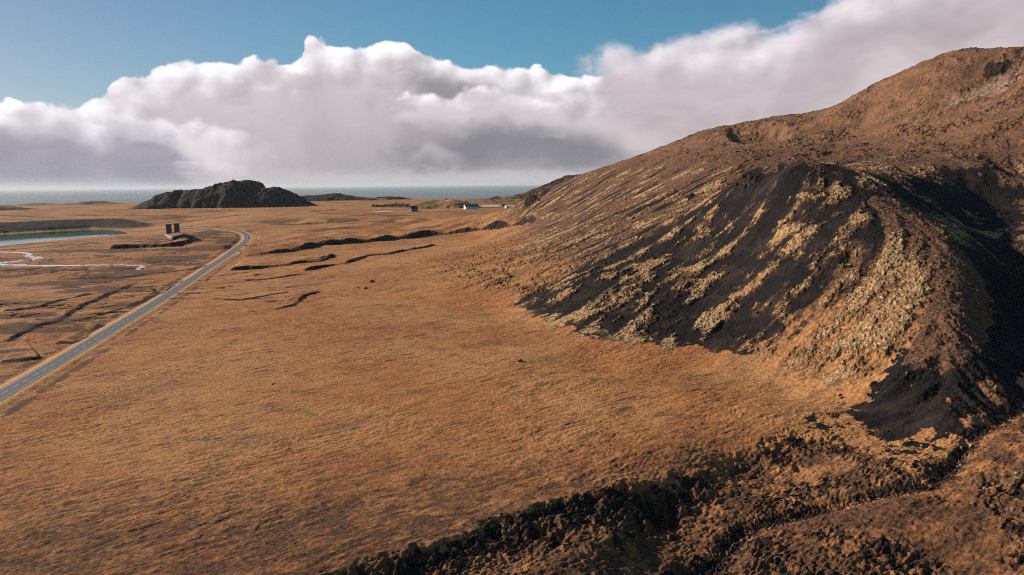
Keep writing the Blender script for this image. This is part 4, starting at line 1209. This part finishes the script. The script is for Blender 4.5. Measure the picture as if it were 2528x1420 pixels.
house_body(ht, 3.2, 3.4, 2.4, 3.4, BROWN, BLACKROOF, None, 0, GLASS, 0, 0, 0.2)
MB().box(1.2, 2.1, -0.06, 0.05, 0, 1.9).build('door', DARK, ht)

# ------------------------------------------------------------------ row of small trees beyond the fields
def make_tree(name, x, y, hgt, wid, label, seed, group):
    r = np.random.default_rng(seed)
    t = thing(name, label, 'tree', x, y, None, r.uniform(0, 6), group)
    t.location.z -= 0.15
    tk = MB().tube((0, 0, 0), (0.1, 0, hgt * 0.8), 0.16, 0.05, 6)
    for i in range(4):
        a = r.uniform(0, 6.28); z = hgt * r.uniform(0.25, 0.6); tk.tube((0, 0, z), (math.cos(a) * wid * 0.4, math.sin(a) * wid * 0.4, z + hgt * 0.15), 0.06, 0.02, 4)
    tk.build('trunk', WOOD, t)
    c = MB()
    for i in range(420):
        z = r.uniform(0.12, 1.0); a = r.uniform(0, 6.28)
        rad = wid * 0.5 * (math.sin(math.pi * (0.12 + 0.86 * z)) ** 0.7) * math.sqrt(r.uniform(0.15, 1)) * (0.8 + 0.35 * math.sin(3 * a + seed))
        p = np.array((math.cos(a) * rad, math.sin(a) * rad, z * hgt))
        u = r.normal(size=3); u /= np.linalg.norm(u); v = np.cross(u, r.normal(size=3)); v /= np.linalg.norm(v)
        s1 = r.uniform(0.35, 0.8)
        c.quad(p + u * s1, p + v * s1 * 0.7, p - u * s1, p - v * s1 * 0.7)
    c.build('crown', LEAF, t)
tx = [922, 930, 936, 943, 950, 957, 963, 970, 977, 983, 990, 996, 1003, 1008]
for i, px in enumerate(tx):
    x, y = hit(px, 511.5 + 0.5 * math.sin(i * 2.1), height)
    sc = y / FPX
    make_tree('shelter_tree', x, y, (6.5 if i < 5 else 9.0) * sc * (0.8 + 0.4 * rng.random()), (12 if i > 4 else 10) * sc * (0.8 + 0.4 * rng.random()),
              'small dark evergreen in the shelter belt row left of the blue house', 900 + i, 'shelter belt of dark trees')

# ------------------------------------------------------------------ person on the skyline
def make_person():
    px, py = 1911, 291
    x, y = hit(px, py, height)
    best = None                                            # stand on the skyline along this line of sight
    v = ray(px, 291); hv = math.hypot(v.x, v.y)
    rr = np.linspace(500, 1150, 1300); zz = height(v.x / hv * rr, v.y / hv * rr)
    i = int(np.argmax((zz - CAM_H) / rr)); x, y = v.x / hv * rr[i], v.y / hv * rr[i]
    t = thing('person', 'lone walker in dark clothes standing on the skyline of the near hill', 'person', x, y, float(zz[i]) - 0.03, R(-60))
    # one skinned body
    J = {'pel': (0, 0, .95, .15, .12), 'che': (0, .01, 1.30, .17, .12), 'nec': (0, .02, 1.50, .065, .065), 'hed': (0, .03, 1.62, .085, .10), 'top': (0, .03, 1.72, .075, .09),
         'lh': (-.10, 0, .90, .10, .10), 'lk': (-.11, .10, .50, .07, .07), 'la': (-.11, .02, .08, .05, .05), 'lt': (-.12, .17, .04, .045, .04),
         'rh': (.10, 0, .90, .10, .10), 'rk': (.11, .02, .50, .07, .07), 'ra': (.11, -.16, .10, .05, .05), 'rt': (.12, -.02, .04, .045, .04),
         'ls': (-.20, .01, 1.40, .065, .065), 'le': (-.27, -.02, 1.12, .05, .05), 'lw': (-.27, .10, .88, .04, .04), 'lf': (-.27, .14, .80, .035, .02),
         'rs': (.20, .01, 1.40, .065, .065), 're': (.27, .0, 1.12, .05, .05), 'rw': (.26, .14, .90, .04, .04), 'rf': (.26, .18, .82, .035, .02)}
    E = [('pel', 'che'), ('che', 'nec'), ('nec', 'hed'), ('hed', 'top'), ('pel', 'lh'), ('lh', 'lk'), ('lk', 'la'), ('la', 'lt'), ('pel', 'rh'), ('rh', 'rk'), ('rk', 'ra'), ('ra', 'rt'),
         ('che', 'ls'), ('ls', 'le'), ('le', 'lw'), ('lw', 'lf'), ('che', 'rs'), ('rs', 're'), ('re', 'rw'), ('rw', 'rf')]
    ks = list(J); me = bpy.data.meshes.new('body')
    me.from_pydata([J[k_][:3] for k_ in ks], [(ks.index(a), ks.index(b)) for a, b in E], [])
    o = bpy.data.objects.new('body', me); COL.objects.link(o); o.parent = t
    o.modifiers.new('skin', 'SKIN'); o.modifiers.new('sub', 'SUBSURF').levels = 1
    for k_, sv in zip(ks, me.skin_vertices[0].data): sv.radius = J[k_][3:]
    me.skin_vertices[0].data[0].use_root = True
    me.materials.append(plain_mat('dark_clothing', (0.02, 0.022, 0.03), (0.04, 0.042, 0.05), 4))
    hd = MB()
    for i in range(6):
        for j in range(12):
            pass
    import bmesh
    bm = bmesh.new(); bmesh.ops.create_uvsphere(bm, u_segments=12, v_segments=8, radius=0.115)
    for v_ in bm.verts: v_.co = Vector((v_.co.x, v_.co.y + 0.02, v_.co.z * 0.9 + 1.68 + (0.02 if v_.co.z > 0 else 0)))
    me2 = bpy.data.meshes.new('hood'); bm.to_mesh(me2); bm.free(); me2.materials.append(plain_mat('dark_hood', (0.05, 0.03, 0.025), (0.07, 0.04, 0.03), 4))
    oh = bpy.data.objects.new('hood', me2); COL.objects.link(oh); oh.parent = t
make_person()

# ------------------------------------------------------------------ boulders, post, fence
import bmesh
def boulder(px, py, w, hgt, label, seed, group=None, mat=None):
    x, y = hit(px, py, height)
    bm = bmesh.new(); bmesh.ops.create_icosphere(bm, subdivisions=4, radius=1)
    co = np.array([v.co for v in bm.verts])
    n1 = fbm(co[:, 0] * 1.4 + seed, co[:, 1] * 1.4 + co[:, 2] * 1.1, 4, seed)
    n2 = worley(co[:, 0] * 1.6 + co[:, 2], co[:, 1] * 1.6 - co[:, 2] * .6, seed)[0]
    for v, a, b2 in zip(bm.verts, n1, n2):
        f_ = 0.85 + 0.3 * float(a) - 0.25 * float(b2) + 0.15
        v.co = Vector((v.co.x * w / 2 * f_, v.co.y * w / 2 * f_, max(v.co.z * f_, -0.35) * hgt))
    me = bpy.data.meshes.new('boulder'); bm.to_mesh(me); bm.free(); me.materials.append(mat or ROCK)
    o = bpy.data.objects.new('boulder', me); COL.objects.link(o)
    o.location = (x, y, hz(x, y) + 0.15 * hgt)
    tag(o, label, 'boulder', group)
boulder(919, 697, 4.6, 1.7, 'largest dark boulder lying on the grass at the foot of the slope', 11)
boulder(903, 713, 3.2, 1.1, 'middle sized dark boulder just left of and below the largest one', 12)
boulder(884, 712, 2.2, 0.8, 'smallest dark boulder, leftmost of the three on the grass', 13)
boulder(1284, 893, 2.0, 1.0, 'dark stone at the lower edge of the scree slope', 14)
x, y = hit(646, 608, height)
p = thing('marker_post', 'single white marker post on the grass right of the road bend', 'post', x, y)
MB().box(-0.28, 0.28, -0.22, 0.22, -0.2, 2.6).build('shaft', WHITE, p)
MB().box(-0.5, 0.5, -0.4, 0.4, -0.3, 0.35).build('foot', WHITE, p)
MB().prism([(-0.30, 2.6), (0.30, 2.6), (0, 3.0)], -0.24, 0.24).build('cap', WHITE, p)

# ------------------------------------------------------------------ streams: pale braided flat on the left, brook in the hollow
PALEW = plain_mat('pale_shallow_water', (0.62, 0.54, 0.49), (0.85, 0.78, 0.73), 0.05, 0.35, 0.5)
def ribbon(name, pts, widths, zoff, mat, step=2.0, jag=0.25, seed=0):
    line = smooth_line(pts, step)
    w = np.interp(np.linspace(0, 1, len(line)), np.linspace(0, 1, len(widths)), widths)
    t = np.gradient(line, axis=0); t /= np.hypot(t[:, 0], t[:, 1])[:, None] + 1e-9
    nrm = np.stack([-t[:, 1], t[:, 0]], -1)
    v = []; f = []
    cols = [-1, -0.5, 0, 0.5, 1]
    for i, (p, q) in enumerate(zip(line, nrm)):
        s0 = 1 + jag * 2.0 * float(fbm(np.array([p[0] / 7 + seed]), np.array([p[1] / 7]), 3, 600)[0]); s1 = 1 + jag * 2.0 * float(fbm(np.array([p[0] / 7]), np.array([p[1] / 7 + 50 + seed]), 3, 601)[0])
        for c_ in cols:
            e = p + q * c_ * w[i] / 2 * max(0.2, s0 if c_ < 0 else s1)
            v.append((e[0], e[1], 0))
    v = np.array(v); v[:, 2] = height(v[:, 0], v[:, 1]) + zoff
    for i in range(len(line) - 1):
        for j in range(4):
            a = i * 5 + j; f.append((a, a + 1, a + 6, a + 5))
    return link(name, v, f, mat)
def ph(pts): return np.array([hit(*p, height) for p in pts])
st = ribbon('stream', ph([(-260, 640), (-120, 648), (0, 654), (50, 656), (110, 657), (170, 656.5), (240, 655), (300, 655), (325, 657), (346, 657), (352, 660), (340, 664), (342, 667)]), [76, 80, 74, 46, 20, 12, 9, 8, 9, 8, 6, 5, 4], 0.22, PALEW, jag=0.4)
struct(st, 'pale braided stream crossing the dark flat on the left', 'stream')
st2 = ribbon('stream', ph([(-80, 618), (0, 622.5), (46, 624), (66, 626), (74, 629), (68, 632), (76, 635), (92, 637.5), (84, 641), (60, 644), (20, 648), (-20, 652)]), [3, 4, 5, 6, 4, 5, 6, 7, 6, 8, 10, 14], 0.24, PALEW, jag=0.35, seed=9)
struct(st2, 'narrow winding pale branch above the braided stream', 'stream')
BROOK, kb, bb = new_mat('brook_water')
_n = kb.noise(Q(kb, kb.new('ShaderNodeNewGeometry').outputs['Position']), 0.55, 4, 0.7)
kb.put(bb.inputs['Base Color'], kb.mix(kb.sstep(0.58, 0.66, _n), (0.035, 0.026, 0.021), (0.60, 0.56, 0.54)))
bb.inputs['Roughness'].default_value = 0.5
bk = ribbon('stream', STREAM_W, [0.5, 0.7, 0.8, 0.5, 0.8, 0.6, 0.7], 0.03, BROOK, 1.0, jag=0.5, seed=21)
struct(bk, 'small brook with white water in the hollow', 'stream')

# ------------------------------------------------------------------ air: one even box of thin haze round camera and land
HZ = MB().box(-60000, 60000, -3000, 120000, -97, 330)
hm_mat = bpy.data.materials.new('haze'); hm_mat.use_nodes = True
nt = hm_mat.node_tree; nt.nodes.clear()
o_ = nt.nodes.new('ShaderNodeOutputMaterial'); pv = nt.nodes.new('ShaderNodeVolumePrincipled')
pv.inputs['Color'].default_value = (0.80, 0.88, 0.95, 1); pv.inputs['Density'].default_value = 0.000014; pv.inputs['Anisotropy'].default_value = 0.2
nt.links.new(pv.outputs[0], o_.inputs['Volume'])
hz_o = HZ.build('haze', hm_mat)
hz_o['kind'] = 'stuff'; hz_o['label'] = 'thin pale haze in the air over the plain and sea'; hz_o['category'] = 'haze'
